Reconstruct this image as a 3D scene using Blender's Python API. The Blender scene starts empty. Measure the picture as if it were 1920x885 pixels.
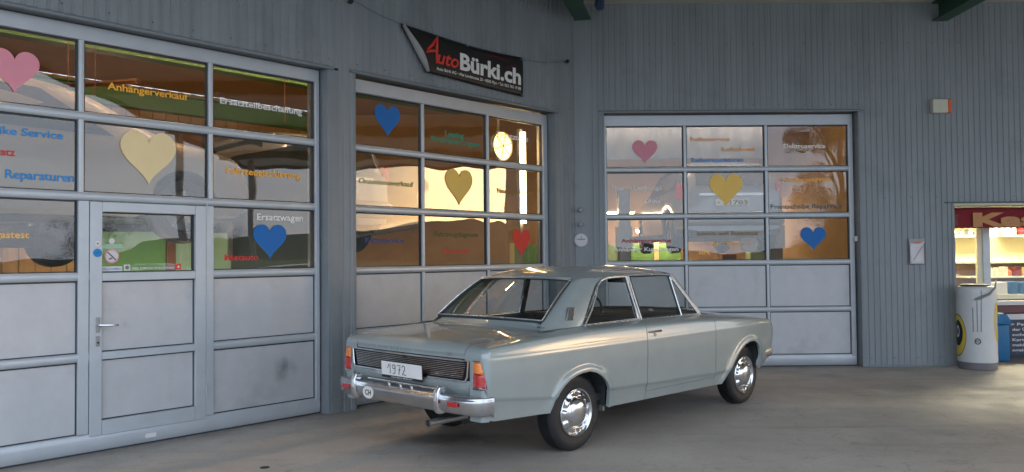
import bpy, bmesh, math, random
from mathutils import Vector, Matrix
R = math.radians
random.seed(7)
scene = bpy.context.scene
col = scene.collection

# ------------------------------------------------------------------ camera
PIT, ROL, HC = 0.0261, -0.0094, 1.5266
cp, sp = math.cos(PIT), math.sin(PIT)
Fv = Vector((0, cp, sp)); Uv = Vector((0, -sp, cp)); Rv = Vector((1, 0, 0))
R2 = Rv*math.cos(ROL) + Uv*math.sin(ROL); U2 = -Rv*math.sin(ROL) + Uv*math.cos(ROL)
cd = bpy.data.cameras.new('camera'); cam = bpy.data.objects.new('camera', cd); col.objects.link(cam)
m = Matrix((R2, U2, -Fv)).transposed().to_4x4(); m.translation = Vector((0, 0, HC)); cam.matrix_world = m
cd.sensor_width = 36; cd.lens = 1517.38/1920*36; cd.clip_start = .05; cd.clip_end = 6000
scene.camera = cam
scene.render.resolution_x = 1024; scene.render.resolution_y = 472

# ------------------------------------------------------------------ world, sun, exposure
SUN_EL, SUN_AZ = R(4.0), R(4.0)          # azimuth from +x towards +y
world = bpy.data.worlds.new('World'); scene.world = world; world.use_nodes = True
nt = world.node_tree; nt.nodes.clear()
out = nt.nodes.new('ShaderNodeOutputWorld'); bg = nt.nodes.new('ShaderNodeBackground')
sky = nt.nodes.new('ShaderNodeTexSky'); sky.sky_type = 'NISHITA'; sky.sun_disc = False
sky.sun_elevation = SUN_EL; sky.sun_rotation = R(90)-SUN_AZ; sky.dust_density = 1.5; sky.altitude = 400
bg.inputs['Strength'].default_value = .15
tc = nt.nodes.new('ShaderNodeTexCoord'); mp = nt.nodes.new('ShaderNodeMapping'); mp.inputs['Scale'].default_value = (1, 1, 4.5)
ns = nt.nodes.new('ShaderNodeTexNoise'); ns.inputs['Scale'].default_value = 2.2; ns.inputs['Detail'].default_value = 7; ns.inputs['Roughness'].default_value = .55
cr = nt.nodes.new('ShaderNodeValToRGB'); cr.color_ramp.elements[0].position = .40; cr.color_ramp.elements[1].position = .62
cr.color_ramp.elements[0].color = (.93, .93, .93, 1); cr.color_ramp.elements[1].color = (1, 1, 1, 1)
mx = nt.nodes.new('ShaderNodeMix'); mx.data_type = 'RGBA'
CLOUD = (3.05, 3.5, 4.15, 1)
n2 = nt.nodes.new('ShaderNodeTexNoise'); n2.inputs['Scale'].default_value = 5; n2.inputs['Detail'].default_value = 6
cc = nt.nodes.new('ShaderNodeMix'); cc.data_type = 'RGBA'
cc.inputs[6].default_value = (CLOUD[0]*.72, CLOUD[1]*.74, CLOUD[2]*.78, 1); cc.inputs[7].default_value = (CLOUD[0]*1.3, CLOUD[1]*1.25, CLOUD[2]*1.2, 1)
L = nt.links.new
L(tc.outputs['Generated'], mp.inputs[0]); L(mp.outputs[0], ns.inputs[0]); L(mp.outputs[0], n2.inputs[0])
L(ns.outputs[0], cr.inputs[0]); L(n2.outputs[0], cc.inputs[0])
# the cloud deck is broken round the setting sun
dp = nt.nodes.new('ShaderNodeVectorMath'); dp.operation = 'DOT_PRODUCT'
dp.inputs[1].default_value = (math.cos(SUN_EL)*math.cos(SUN_AZ), math.cos(SUN_EL)*math.sin(SUN_AZ), math.sin(SUN_EL))
mr = nt.nodes.new('ShaderNodeMapRange'); mr.inputs[1].default_value = .980; mr.inputs[2].default_value = .9990; mr.inputs[3].default_value = 1; mr.inputs[4].default_value = .68
mu = nt.nodes.new('ShaderNodeMath'); mu.operation = 'MULTIPLY'
L(tc.outputs['Generated'], dp.inputs[0]); L(dp.outputs['Value'], mr.inputs[0]); L(cr.outputs[0], mu.inputs[0]); L(mr.outputs[0], mu.inputs[1])
L(mu.outputs[0], mx.inputs[0]); L(sky.outputs[0], mx.inputs[6]); L(cc.outputs[2], mx.inputs[7])
L(mx.outputs[2], bg.inputs[0]); L(bg.outputs[0], out.inputs[0])
sl = bpy.data.lights.new('sun', 'SUN'); sl.energy = .04; sl.angle = R(10); sl.color = (1, .62, .34)
so = bpy.data.objects.new('sun', sl); col.objects.link(so)
so.rotation_euler = Vector(dp.inputs[1].default_value).to_track_quat('Z', 'Y').to_euler()
scene.view_settings.view_transform = 'Standard'; scene.view_settings.look = 'None'
scene.view_settings.exposure = 1.82; scene.view_settings.gamma = 1

# ------------------------------------------------------------------ materials
def mat(name, base, rough=.6, metal=0, noise=0, nscale=8, bump=0, bscale=60, coat=0, emit=None, es=1, spec=.5, dirt=None, stretch=None, croug=.05):
    m = bpy.data.materials.new(name); m.use_nodes = True; t = m.node_tree; b = t.nodes['Principled BSDF']
    b.inputs['Base Color'].default_value = (*base, 1); b.inputs['Roughness'].default_value = rough; b.inputs['Metallic'].default_value = metal
    b.inputs['Specular IOR Level'].default_value = spec
    if coat: b.inputs['Coat Weight'].default_value = coat; b.inputs['Coat Roughness'].default_value = croug
    if emit: b.inputs['Emission Color'].default_value = (*emit, 1); b.inputs['Emission Strength'].default_value = es
    tc = t.nodes.new('ShaderNodeTexCoord'); mp = t.nodes.new('ShaderNodeMapping'); t.links.new(tc.outputs['Object'], mp.inputs[0])
    if stretch: mp.inputs['Scale'].default_value = stretch
    last = None
    if noise:
        n = t.nodes.new('ShaderNodeTexNoise'); n.inputs['Scale'].default_value = nscale; n.inputs['Detail'].default_value = 8; n.inputs['Roughness'].default_value = .6
        t.links.new(mp.outputs[0], n.inputs[0])
        x = t.nodes.new('ShaderNodeMix'); x.data_type = 'RGBA'
        x.inputs[6].default_value = (*[max(0, c*(1-noise)) for c in base], 1); x.inputs[7].default_value = (*[min(1, c*(1+noise)) for c in base], 1)
        r = t.nodes.new('ShaderNodeMapRange'); r.inputs[1].default_value = .3; r.inputs[2].default_value = .7
        t.links.new(n.outputs[0], r.inputs[0]); t.links.new(r.outputs[0], x.inputs[0]); last = x.outputs[2]
        q = t.nodes.new('ShaderNodeMapRange'); q.inputs[3].default_value = rough*.85; q.inputs[4].default_value = min(1, rough*1.2)
        t.links.new(n.outputs[0], q.inputs[0]); t.links.new(q.outputs[0], b.inputs['Roughness'])
    if dirt:   # (colour, amount, scale, threshold)
        n = t.nodes.new('ShaderNodeTexNoise'); n.inputs['Scale'].default_value = dirt[2]; n.inputs['Detail'].default_value = 10; n.inputs['Roughness'].default_value = .62
        t.links.new(tc.outputs['Object'], n.inputs[0])
        r = t.nodes.new('ShaderNodeMapRange'); r.inputs[1].default_value = dirt[3]; r.inputs[2].default_value = dirt[3]+.22; r.inputs[4].default_value = dirt[1]
        t.links.new(n.outputs[0], r.inputs[0])
        x = t.nodes.new('ShaderNodeMix'); x.data_type = 'RGBA'
        if last: t.links.new(last, x.inputs[6])
        else: x.inputs[6].default_value = (*base, 1)
        x.inputs[7].default_value = (*dirt[0], 1); t.links.new(r.outputs[0], x.inputs[0]); last = x.outputs[2]
    if last: t.links.new(last, b.inputs['Base Color'])
    if bump:
        n = t.nodes.new('ShaderNodeTexNoise'); n.inputs['Scale'].default_value = bscale; n.inputs['Detail'].default_value = 5
        t.links.new(mp.outputs[0], n.inputs[0])
        u = t.nodes.new('ShaderNodeBump'); u.inputs['Strength'].default_value = bump; u.inputs['Distance'].default_value = .01
        t.links.new(n.outputs[0], u.inputs['Height']); t.links.new(u.outputs[0], b.inputs['Normal'])
    return m

def glass(name, ior=1.6, add=.03, mul=1.0, tint=(.93, .95, .94), wav=.0, rough=0.0):
    m = bpy.data.materials.new(name); m.use_nodes = True; t = m.node_tree; t.nodes.clear()
    o = t.nodes.new('ShaderNodeOutputMaterial'); mixs = t.nodes.new('ShaderNodeMixShader')
    tr = t.nodes.new('ShaderNodeBsdfTransparent'); tr.inputs[0].default_value = (*tint, 1)
    gl = t.nodes.new('ShaderNodeBsdfGlossy'); gl.inputs['Roughness'].default_value = rough
    fr = t.nodes.new('ShaderNodeFresnel'); fr.inputs[0].default_value = ior
    ad = t.nodes.new('ShaderNodeMath'); ad.operation = 'ADD'; ad.inputs[1].default_value = add; ad.use_clamp = True
    # the same value from either side
    ge = t.nodes.new('ShaderNodeNewGeometry'); iv = t.nodes.new('ShaderNodeMapRange'); iv.inputs[3].default_value = ior; iv.inputs[4].default_value = 1/ior
    t.links.new(ge.outputs['Backfacing'], iv.inputs[0]); t.links.new(iv.outputs[0], fr.inputs[0])
    ml = t.nodes.new('ShaderNodeMath'); ml.operation = 'MULTIPLY'; ml.inputs[1].default_value = mul; t.links.new(fr.outputs[0], ml.inputs[0]); t.links.new(ml.outputs[0], ad.inputs[0]); t.links.new(ad.outputs[0], mixs.inputs[0])
    t.links.new(tr.outputs[0], mixs.inputs[1]); t.links.new(gl.outputs[0], mixs.inputs[2]); t.links.new(mixs.outputs[0], o.inputs[0])
    if wav:
        tc = t.nodes.new('ShaderNodeTexCoord'); n = t.nodes.new('ShaderNodeTexNoise'); n.inputs['Scale'].default_value = 1.6; n.inputs['Detail'].default_value = 1
        u = t.nodes.new('ShaderNodeBump'); u.inputs['Strength'].default_value = wav; u.inputs['Distance'].default_value = .02
        t.links.new(tc.outputs['Object'], n.inputs[0]); t.links.new(n.outputs[0], u.inputs['Height']); t.links.new(u.outputs[0], gl.inputs['Normal'])
    return m

M = {}
M['clad'] = mat('cladding_paint', (.245, .275, .298), .42, 0, .13, 1.6, .04, 30, stretch=(2.5, 2.5, .22), dirt=((.09, .11, .12), .45, 1.4, .56))
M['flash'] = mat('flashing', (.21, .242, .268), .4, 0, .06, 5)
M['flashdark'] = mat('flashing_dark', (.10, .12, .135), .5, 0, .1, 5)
M['door'] = mat('door_panel_stucco', (.545, .56, .59), .42, .2, .05, 5, .30, 160, dirt=((.28, .28, .29), .45, 1.8, .55))
M['frame'] = mat('door_frame_alu', (.50, .545, .59), .33, .25, .05, 6, .03, 90, dirt=((.25, .26, .28), .3, 3, .58))
M['gasket'] = mat('rubber_gasket', (.035, .045, .055), .6)
M['pane'] = glass('window_pane_glass', 1.52, .01, 1.45, (.93, .94, .93), .16)
M['floor'] = None
M['ceil'] = mat('canopy_ceiling_sheet', (.50, .49, .43), .55, 0, .05, 2)
M['green'] = mat('green_steel', (.02, .075, .045), .45, 0, .1, 5)
M['blue'] = mat('blue_steel', (.01, .05, .16), .45, 0, .1, 5)
M['tan'] = mat('workshop_wall', (.52, .36, .19), .75, 0, .12, 2, .1, 20)
M['tanceil'] = mat('workshop_ceiling', (.60, .40, .22), .8, 0, .08, 2)
M['wfloor'] = mat('workshop_floor', (.16, .14, .12), .5, 0, .25, 2)
M['white'] = mat('white_paint', (.75, .75, .73), .5, 0, .04, 6)
M['black'] = mat('black_plastic', (.015, .016, .018), .5, 0, .1, 30)
M['greenpanel'] = mat('green_panel', (.15, .36, .12), .6, 0, .06, 3)
M['palegreen'] = mat('pale_green_panel', (.38, .60, .42), .6, 0, .05, 3)
M['brown'] = mat('brown_wood', (.22, .10, .05), .6, 0, .2, 8)
M['post_y'] = mat('cream_post', (.75, .66, .36), .6)
M['lamp'] = mat('lamp_tube', (.9, .9, .85), .4, emit=(1, .66, .36), es=26)
M['lampw'] = mat('workshop_tube', (.9, .9, .85), .4, emit=(1, .66, .30), es=5)
M['steel'] = mat('grey_steel', (.3, .31, .32), .4, .6, .1, 10)
M['vanpaint'] = mat('silver_car_paint', (.27, .29, .32), .25, .35, .04, 3, coat=.6)
M['creampaint'] = mat('beige_car_paint', (.26, .22, .17), .45, .1, .04, 3, coat=.1)
M['darkpaint'] = mat('dark_car_paint', (.03, .035, .045), .25, .2, .04, 3, coat=.6)
M['darkglass'] = mat('dark_glass', (.02, .024, .028), .06, 0, 0, spec=.8)
M['redlamp'] = mat('red_lens', (.55, .02, .015), .12, 0, .15, 40, coat=1)
M['ambert'] = mat('amber_lens', (.85, .22, .015), .12, 0, .12, 60, .25, 260, coat=1)
M['redt'] = mat('red_tail_lens', (.50, .015, .02), .12, 0, .15, 60, .25, 260, coat=1)
M['rubber'] = mat('tyre_rubber', (.018, .019, .022), .55, 0, .3, 18, .15, 90)
M['chrome'] = mat('chrome', (.74, .75, .77), .12, 1, .05, 14, .01, 20)
M['trimc'] = mat('bright_window_trim', (.92, .93, .94), .26, .85, .04, 14)
M['chromeb'] = mat('bumper_chrome', (.56, .57, .59), .24, 1, .1, 9, .02, 20)
M['paint'] = mat('grey_green_car_paint', (.318, .372, .378), .36, .2, .035, 2.5, 0, 20, coat=.95, croug=.045, dirt=((.24, .27, .265), .35, 3.5, .55))
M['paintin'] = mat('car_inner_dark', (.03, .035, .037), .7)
M['trim'] = mat('interior_black_vinyl', (.022, .023, .025), .5, 0, .2, 20)
M['seat'] = mat('seat_vinyl', (.035, .036, .04), .45, 0, .15, 12)
M['carglass'] = glass('car_glass', 1.5, .02, 1.3, (.84, .87, .86))
M['plate'] = mat('plate_white', (.80, .80, .80), .35, 0, .03, 9)
M['ink'] = mat('marker_ink', (.03, .03, .035), .6)
M['exh'] = mat('exhaust_steel', (.42, .42, .42), .35, .9, .2, 12)
M['banner'] = mat('banner_black', (.012, .012, .014), .33, 0, .2, 3, .1, 12)
M['bannerback'] = mat('banner_back', (.36, .37, .38), .5, 0, .1, 6)
M['cord'] = mat('cord', (.05, .06, .07), .7)
M['awn'] = mat('awning_red', (.22, .010, .018), .75, 0, .15, 6)
M['awnl'] = mat('awning_letters', (.52, .26, .11), .7, 0, .1, 9)
M['kwall'] = mat('kiosk_yellow_wall', (.82, .76, .50), .8, 0, .04, 3)
M['kshelf'] = mat('kiosk_cream_shelf', (.82, .78, .62), .6, 0, .03, 5)
M['board'] = mat('info_board_blue', (.045, .06, .10), .5, 0, .1, 8)
M['binblue'] = mat('blue_bin_plastic', (.005, .13, .33), .4, 0, .06, 6)
M['drumw'] = mat('drum_white', (.62, .64, .66), .3, 0, .04, 3, dirt=((.35, .35, .34), .4, 3, .58))
M['drumg'] = mat('drum_grey', (.18, .18, .19), .6, 0, .1, 6)
M['yel'] = mat('yellow_print', (.70, .52, .06), .5)
M['orange'] = mat('orange_strip', (.8, .12, .02), .4)
M['kiosklamp'] = mat('kiosk_lamp', (.9,.9,.85), .4, emit=(1, .90, .66), es=34)
M['ledge'] = mat('ledge_brownred', (.16, .07, .075), .5)
M['awn2'] = mat('awning_print', (.20, .05, .05), .7)
M['locker'] = mat('locker_dark', (.03, .034, .04), .4, 0, .2, 6)
M['glaretube'] = mat('glare_tube_glow', (.9, .9, .85), .4, emit=(1, .70, .34), es=9)  # glow of the added tube that imitates the glare strip
M['curtain'] = mat('curtain_vinyl', (.50, .56, .70), .6, 0, .06, 3)
M['glaredish'] = mat('glare_dish_glow', (.9, .8, .6), .4, emit=(1, .52, .12), es=2.2)  # glow of the added dish that imitates glare in the pane
M['lampc'] = mat('right_bay_tube', (.9, .9, .85), .4, emit=(1, .76, .52), es=15)
M['igreen'] = mat('inner_green_girder', (.07, .19, .05), .5, 0, .1, 5)
M['cream'] = mat('cream_plastic', (.62, .60, .50), .5, 0, .05, 9)
M['paper'] = mat('paper', (.72, .71, .74), .7, 0, .03, 9)
HC_ = dict(pink=(.80, .30, .38), cream=(.90, .72, .40), blue=(.0, .15, .50), yellow=(.95, .62, .14), red=(.75, .05, .03))
for k, c in HC_.items(): M['h_'+k] = mat('heart_'+k, c, .55, 0, .03, 6)
TC = dict(orange=(.95, .45, .04), white=(.86, .86, .84), red=(.60, .03, .03), blue=(.01, .24, .60), gold=(.85, .50, .16), green=(.0, .30, .20), olive=(.35, .38, .10), brown=(.30, .17, .04),
          navy=(.02, .06, .22), darkgreen=(.05, .09, .03), peach=(.85, .42, .15), grey=(.10, .10, .11), darkred=(.34, .02, .02))
for k, c in TC.items(): M['t_'+k] = mat('vinyl_'+k, c, .5)

def floor_mat():
    m = bpy.data.materials.new('forecourt_concrete'); m.use_nodes = True; t = m.node_tree; b = t.nodes['Principled BSDF']
    tc = t.nodes.new('ShaderNodeTexCoord')
    def noise(sc, det=8, ro=.6):
        n = t.nodes.new('ShaderNodeTexNoise'); n.inputs['Scale'].default_value = sc; n.inputs['Detail'].default_value = det; n.inputs['Roughness'].default_value = ro
        t.links.new(tc.outputs['Object'], n.inputs[0]); return n.outputs[0]
    def rng(v, a, b_, c=0., d=1.):
        r = t.nodes.new('ShaderNodeMapRange'); r.inputs[1].default_value = a; r.inputs[2].default_value = b_; r.inputs[3].default_value = c; r.inputs[4].default_value = d
        t.links.new(v, r.inputs[0]); return r.outputs[0]
    def mixc(f, a, bb, amt=None):
        x = t.nodes.new('ShaderNodeMix'); x.data_type = 'RGBA'; t.links.new(f, x.inputs[0])
        if isinstance(a, tuple): x.inputs[6].default_value = (*a, 1)
        else: t.links.new(a, x.inputs[6])
        x.inputs[7].default_value = (*bb, 1); return x.outputs[2]
    c = mixc(rng(noise(.9), .35, .68), (.385, .35, .312), (.49, .45, .40))
    c = mixc(rng(noise(.35, 10, .7), .52, .68, 0, .75), c, (.26, .235, .21))       # large worn dark patches
    c = mixc(rng(noise(4.5, 12, .75), .57, .70, 0, .6), c, (.13, .115, .10))      # oil spots
    c = mixc(rng(noise(26, 4, .7), .60, .72, 0, .55), c, (.30, .285, .26))        # pale grit
    c = mixc(rng(noise(60, 2, .5), .62, .70, 0, .5), c, (.06, .055, .05))
    # hairline cracks and faint tyre tracks
    vo = t.nodes.new('ShaderNodeTexVoronoi'); vo.feature = 'DISTANCE_TO_EDGE'; vo.inputs['Scale'].default_value = .42
    wv = t.nodes.new('ShaderNodeTexNoise'); wv.inputs['Scale'].default_value = 2.2; wv.inputs['Detail'].default_value = 8
    vx = t.nodes.new('ShaderNodeVectorMath'); vx.operation = 'MULTIPLY_ADD'; vx.inputs[1].default_value = (.9, .9, 0); t.links.new(tc.outputs['Object'], wv.inputs[0])
    t.links.new(wv.outputs['Color'], vx.inputs[0]); t.links.new(tc.outputs['Object'], vx.inputs[2]); t.links.new(vx.outputs[0], vo.inputs['Vector'])
    c = mixc(rng(vo.outputs['Distance'], .0008, .004, .22, 0), c, (.07, .065, .06))
    st = t.nodes.new('ShaderNodeMapping'); st.inputs['Rotation'].default_value = (0, 0, R(38)); st.inputs['Scale'].default_value = (.25, 5.5, 1); t.links.new(tc.outputs['Object'], st.inputs[0])
    sn = t.nodes.new('ShaderNodeTexNoise'); sn.inputs['Scale'].default_value = 1; sn.inputs['Detail'].default_value = 6; t.links.new(st.outputs[0], sn.inputs[0])
    c = mixc(rng(sn.outputs[0], .55, .75, 0, .28), c, (.15, .14, .13))
    # dirt gathered along the door sills
    def sill(nrm, d, c):
        dt = t.nodes.new('ShaderNodeVectorMath'); dt.operation = 'DOT_PRODUCT'; dt.inputs[1].default_value = nrm; t.links.new(tc.outputs['Object'], dt.inputs[0])
        sb = t.nodes.new('ShaderNodeMath'); sb.operation = 'MULTIPLY_ADD'; sb.inputs[1].default_value = .35; t.links.new(noise(6), sb.inputs[0]); t.links.new(dt.outputs['Value'], sb.inputs[2])
        return mixc(rng(sb.outputs[0], d-.15, d+.12, 0, .6), c, (.10, .092, .085))
    c = sill((-math.cos(.7385), math.sin(.7385), 0), 6.8756, c); c = sill((-math.cos(1.5564), math.sin(1.5564), 0), 11.0791, c)
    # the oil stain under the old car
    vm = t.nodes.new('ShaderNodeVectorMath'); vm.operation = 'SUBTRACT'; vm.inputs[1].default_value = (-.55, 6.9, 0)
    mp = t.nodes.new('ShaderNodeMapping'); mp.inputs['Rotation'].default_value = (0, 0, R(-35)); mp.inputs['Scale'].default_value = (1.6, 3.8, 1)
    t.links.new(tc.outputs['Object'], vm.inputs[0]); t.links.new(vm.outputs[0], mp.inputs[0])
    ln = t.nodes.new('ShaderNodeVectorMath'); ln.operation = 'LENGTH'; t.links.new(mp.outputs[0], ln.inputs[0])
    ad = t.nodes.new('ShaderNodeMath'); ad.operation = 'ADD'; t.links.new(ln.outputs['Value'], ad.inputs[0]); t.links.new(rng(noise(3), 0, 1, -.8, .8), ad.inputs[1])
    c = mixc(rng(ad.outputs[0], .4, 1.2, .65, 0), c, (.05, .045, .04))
    t.links.new(c, b.inputs['Base Color'])
    t.links.new(rng(noise(2.5), .3, .7, .42, .72), b.inputs['Roughness'])
    u = t.nodes.new('ShaderNodeBump'); u.inputs['Strength'].default_value = .35; u.inputs['Distance'].default_value = .01
    t.links.new(noise(45, 6), u.inputs['Height']); t.links.new(u.outputs[0], b.inputs['Normal'])
    return m
M['floor'] = floor_mat()
M['grass'] = mat('meadow', (.05, .085, .03), .9, 0, .3, .05)
M['hill'] = mat('wooded_hill', (.03, .042, .03), .95, 0, .3, .02)
M['bark'] = mat('bark', (.06, .045, .035), .9, 0, .3, 6)
M['leaf'] = mat('foliage', (.035, .055, .025), .8, 0, .4, 3)

# door smudge: dirty hand/exhaust mark on the low right panel of the left door
def smudge(m_, pos, rad, colr, amt):
    t = m_.node_tree; b = t.nodes['Principled BSDF']; src = b.inputs['Base Color'].links[0].from_socket
    g = t.nodes.new('ShaderNodeNewGeometry'); v = t.nodes.new('ShaderNodeVectorMath'); v.operation = 'DISTANCE'; v.inputs[1].default_value = pos
    n = t.nodes.new('ShaderNodeTexNoise'); n.inputs['Scale'].default_value = 7; t.links.new(g.outputs['Position'], n.inputs[0]); t.links.new(g.outputs['Position'], v.inputs[0])
    a = t.nodes.new('ShaderNodeMath'); a.operation = 'MULTIPLY_ADD'; a.inputs[1].default_value = .22; t.links.new(n.outputs[0], a.inputs[0]); t.links.new(v.outputs['Value'], a.inputs[2])
    r = t.nodes.new('ShaderNodeMapRange'); r.interpolation_type = 'SMOOTHSTEP'; r.inputs[1].default_value = rad*.4; r.inputs[2].default_value = rad*1.5; r.inputs[3].default_value = amt; r.inputs[4].default_value = 0
    t.links.new(a.outputs[0], r.inputs[0]); x = t.nodes.new('ShaderNodeMix'); x.data_type = 'RGBA'
    t.links.new(r.outputs[0], x.inputs[0]); t.links.new(src, x.inputs[6]); x.inputs[7].default_value = (*colr, 1); t.links.new(x.outputs[2], b.inputs['Base Color'])

# ------------------------------------------------------------------ helpers
class G:
    def __init__(s): s.v = []; s.f = []
    def poly(s, pts):
        i = len(s.v); s.v += [Vector(p) for p in pts]; s.f.append(list(range(i, i+len(pts)))); return s
    def grid(s, rows, cu=False, cv=False):
        i = len(s.v); n = len(rows); k = len(rows[0])
        for r in rows: s.v += [Vector(p) for p in r]
        for a in range(n if cu else n-1):
            for b in range(k if cv else k-1):
                s.f.append([i+a*k+b, i+a*k+(b+1) % k, i+((a+1) % n)*k+(b+1) % k, i+((a+1) % n)*k+b])
        return s
    def hull8(s, p):   # 8 corners: bottom 4, top 4
        i = len(s.v); s.v += [Vector(q) for q in p]
        for f in ((0, 3, 2, 1), (4, 5, 6, 7), (0, 1, 5, 4), (1, 2, 6, 5), (2, 3, 7, 6), (3, 0, 4, 7)): s.f.append([i+a for a in f])
        return s
    def box(s, F, a0, a1, b0, b1, c0, c1):
        return s.hull8([F(a, b, c) for c in (c0, c1) for a, b in ((a0, b0), (a1, b0), (a1, b1), (a0, b1))])
    def prism(s, F, pts, b0, b1):     # polygon in (a,c), extruded along b
        n = len(pts); i = len(s.v); s.v += [Vector(F(a, b0, c)) for a, c in pts]+[Vector(F(a, b1, c)) for a, c in pts]
        s.f.append([i+k for k in range(n)]); s.f.append([i+n+k for k in reversed(range(n))])
        for k in range(n): s.f.append([i+k, i+(k+1) % n, i+n+(k+1) % n, i+n+k])
        return s
    def tube(s, pts, r, n=8, caps=True, closed=False):
        pts = [Vector(p) for p in pts]; rows = []; prev = None
        for k, p in enumerate(pts):
            if closed: t = pts[(k+1) % len(pts)]-pts[k-1]
            else: t = pts[min(k+1, len(pts)-1)]-pts[max(k-1, 0)]
            t.normalize()
            if prev is None:
                a = Vector((0, 0, 1)) if abs(t.z) < .9 else Vector((1, 0, 0)); x = t.cross(a).normalized()
            else: x = (prev-t*prev.dot(t)).normalized()
            y = t.cross(x); prev = x; rr = r[k] if isinstance(r, (list, tuple)) else r
            rows.append([p+x*math.cos(2*math.pi*j/n)*rr+y*math.sin(2*math.pi*j/n)*rr for j in range(n)])
        i = len(s.v); s.grid(rows, cu=closed, cv=True)
        if caps and not closed:
            s.f.append([i+j for j in range(n)]); s.f.append([i+(len(rows)-1)*n+j for j in reversed(range(n))])
        return s
    def lathe(s, F, prof, n=32, axis='z', caps=False):   # prof (r, h) round F's axis
        rows = []
        for r, h in prof:
            row = []
            for j in range(n):
                a = 2*math.pi*j/n; c, d = r*math.cos(a), r*math.sin(a)
                row.append(F(c, d, h) if axis == 'z' else F(c, h, d))
            rows.append(row)
        i = len(s.v); s.grid(rows, cv=True)
        if caps:
            s.f.append([i+j for j in range(n)]); s.f.append([i+(len(rows)-1)*n+j for j in range(n)])
        return s

ROOT = {}
def thing(name, label, cat, loc=(0, 0, 0), rz=0, group=None):
    o = bpy.data.objects.new(name, None); o.empty_display_size = .2; col.objects.link(o)
    o.location = loc; o.rotation_euler = (0, 0, rz); o['label'] = label; o['category'] = cat
    if group: o['group'] = group
    ROOT[o.name] = (Matrix.Translation(loc) @ Matrix.Rotation(rz, 4, 'Z')).inverted()
    return o
def rootinv(p):
    while p.parent: p = p.parent
    return ROOT[p.name]
def obj(name, g, m_, parent=None, smooth=False, bevel=0, angle=35, segs=2, label=None, stuff=False):
    me = bpy.data.meshes.new(name); vs = g.v
    if parent:
        iv = rootinv(parent); vs = [iv @ v for v in vs]
    me.from_pydata([tuple(v) for v in vs], [], g.f)
    bm = bmesh.new(); bm.from_mesh(me)
    bmesh.ops.remove_doubles(bm, verts=bm.verts, dist=1e-5)
    bmesh.ops.recalc_face_normals(bm, faces=bm.faces)
    if bevel:
        es = [e for e in bm.edges if len(e.link_faces) == 2 and e.calc_face_angle(0) > R(angle)]
        bmesh.ops.bevel(bm, geom=es, offset=bevel, segments=segs, affect='EDGES', profile=.5, clamp_overlap=True)
    if smooth:
        for f in bm.faces: f.smooth = True
        for e in bm.edges:
            if len(e.link_faces) == 2 and e.calc_face_angle(0) > R(angle): e.smooth = False
    bm.to_mesh(me); bm.free()
    ms = m_ if isinstance(m_, list) else [m_]
    for q in ms: me.materials.append(q)
    o = bpy.data.objects.new(name, me); col.objects.link(o)
    if parent: o.parent = parent
    if label: o['label'] = label
    if stuff: o['kind'] = 'stuff'
    return o
def solo(name, g, m_, label, cat, base, rz=0, group=None, **k):
    """a thing that is one mesh, with its origin at base"""
    t = Matrix.Translation(base) @ Matrix.Rotation(rz, 4, 'Z'); iv = t.inverted()
    g.v = [iv @ v for v in g.v]
    o = obj(name, g, m_, None, **k); o.location = base; o.rotation_euler = (0, 0, rz)
    o['label'] = label; o['category'] = cat
    if group: o['group'] = group
    ROOT[o.name] = iv
    return o
def struct(name, g, m_, kind='structure', **k):
    o = obj(name, g, m_, None, **k); o['kind'] = kind; return o
def frame(th, d):
    D = Vector((math.sin(th), math.cos(th), 0)); N = Vector((-math.cos(th), math.sin(th), 0))
    return lambda u, y, z: N*(d+y)+D*u+Vector((0, 0, z))
TH1, D1 = .7385, 6.8756; TH2, D2 = 1.5564, 11.0791
W1 = frame(TH1, D1); W2 = frame(TH2, D2)
RZ1 = math.pi/2-TH1; RZ2 = math.pi/2-TH2
I3 = lambda a, b, c: Vector((a, b, c))

FONT = bpy.data.fonts.load('<builtin>') if '<builtin>' in bpy.data.fonts else None
def text_geo(txt, bold=.0, shear=0, extrude=0, spacing=1):
    c = bpy.data.curves.new('t', 'FONT'); c.body = txt; c.offset = bold; c.shear = shear; c.extrude = extrude; c.space_character = spacing
    c.resolution_u = 3
    o = bpy.data.objects.new('t', c); col.objects.link(o)
    dg = bpy.context.evaluated_depsgraph_get(); dg.update()
    me = bpy.data.meshes.new_from_object(o.evaluated_get(dg))
    vs = [v.co.copy() for v in me.vertices]; fs = [list(p.vertices) for p in me.polygons]
    bpy.data.objects.remove(o); bpy.data.curves.remove(c); bpy.data.meshes.remove(me)
    return vs, fs
def text_on(F, txt, u0, u1, zb, h, y, bold=.012, shear=0, curve=None, spacing=1):
    """lettering on the plane y of frame F, width-fitted to u0..u1, capital height h"""
    vs, fs = text_geo(txt, bold, shear, spacing=spacing)
    x0 = min(v.x for v in vs); x1 = max(v.x for v in vs); sx = (u1-u0)/(x1-x0); sy = h/.70
    g = G()
    for v in vs:
        u = u0+(v.x-x0)*sx; z = zb+v.y*sy
        g.v.append(Vector(F(u, y, z)) if curve is None else Vector(curve(u, z)))
    g.f = fs
    return g

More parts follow.
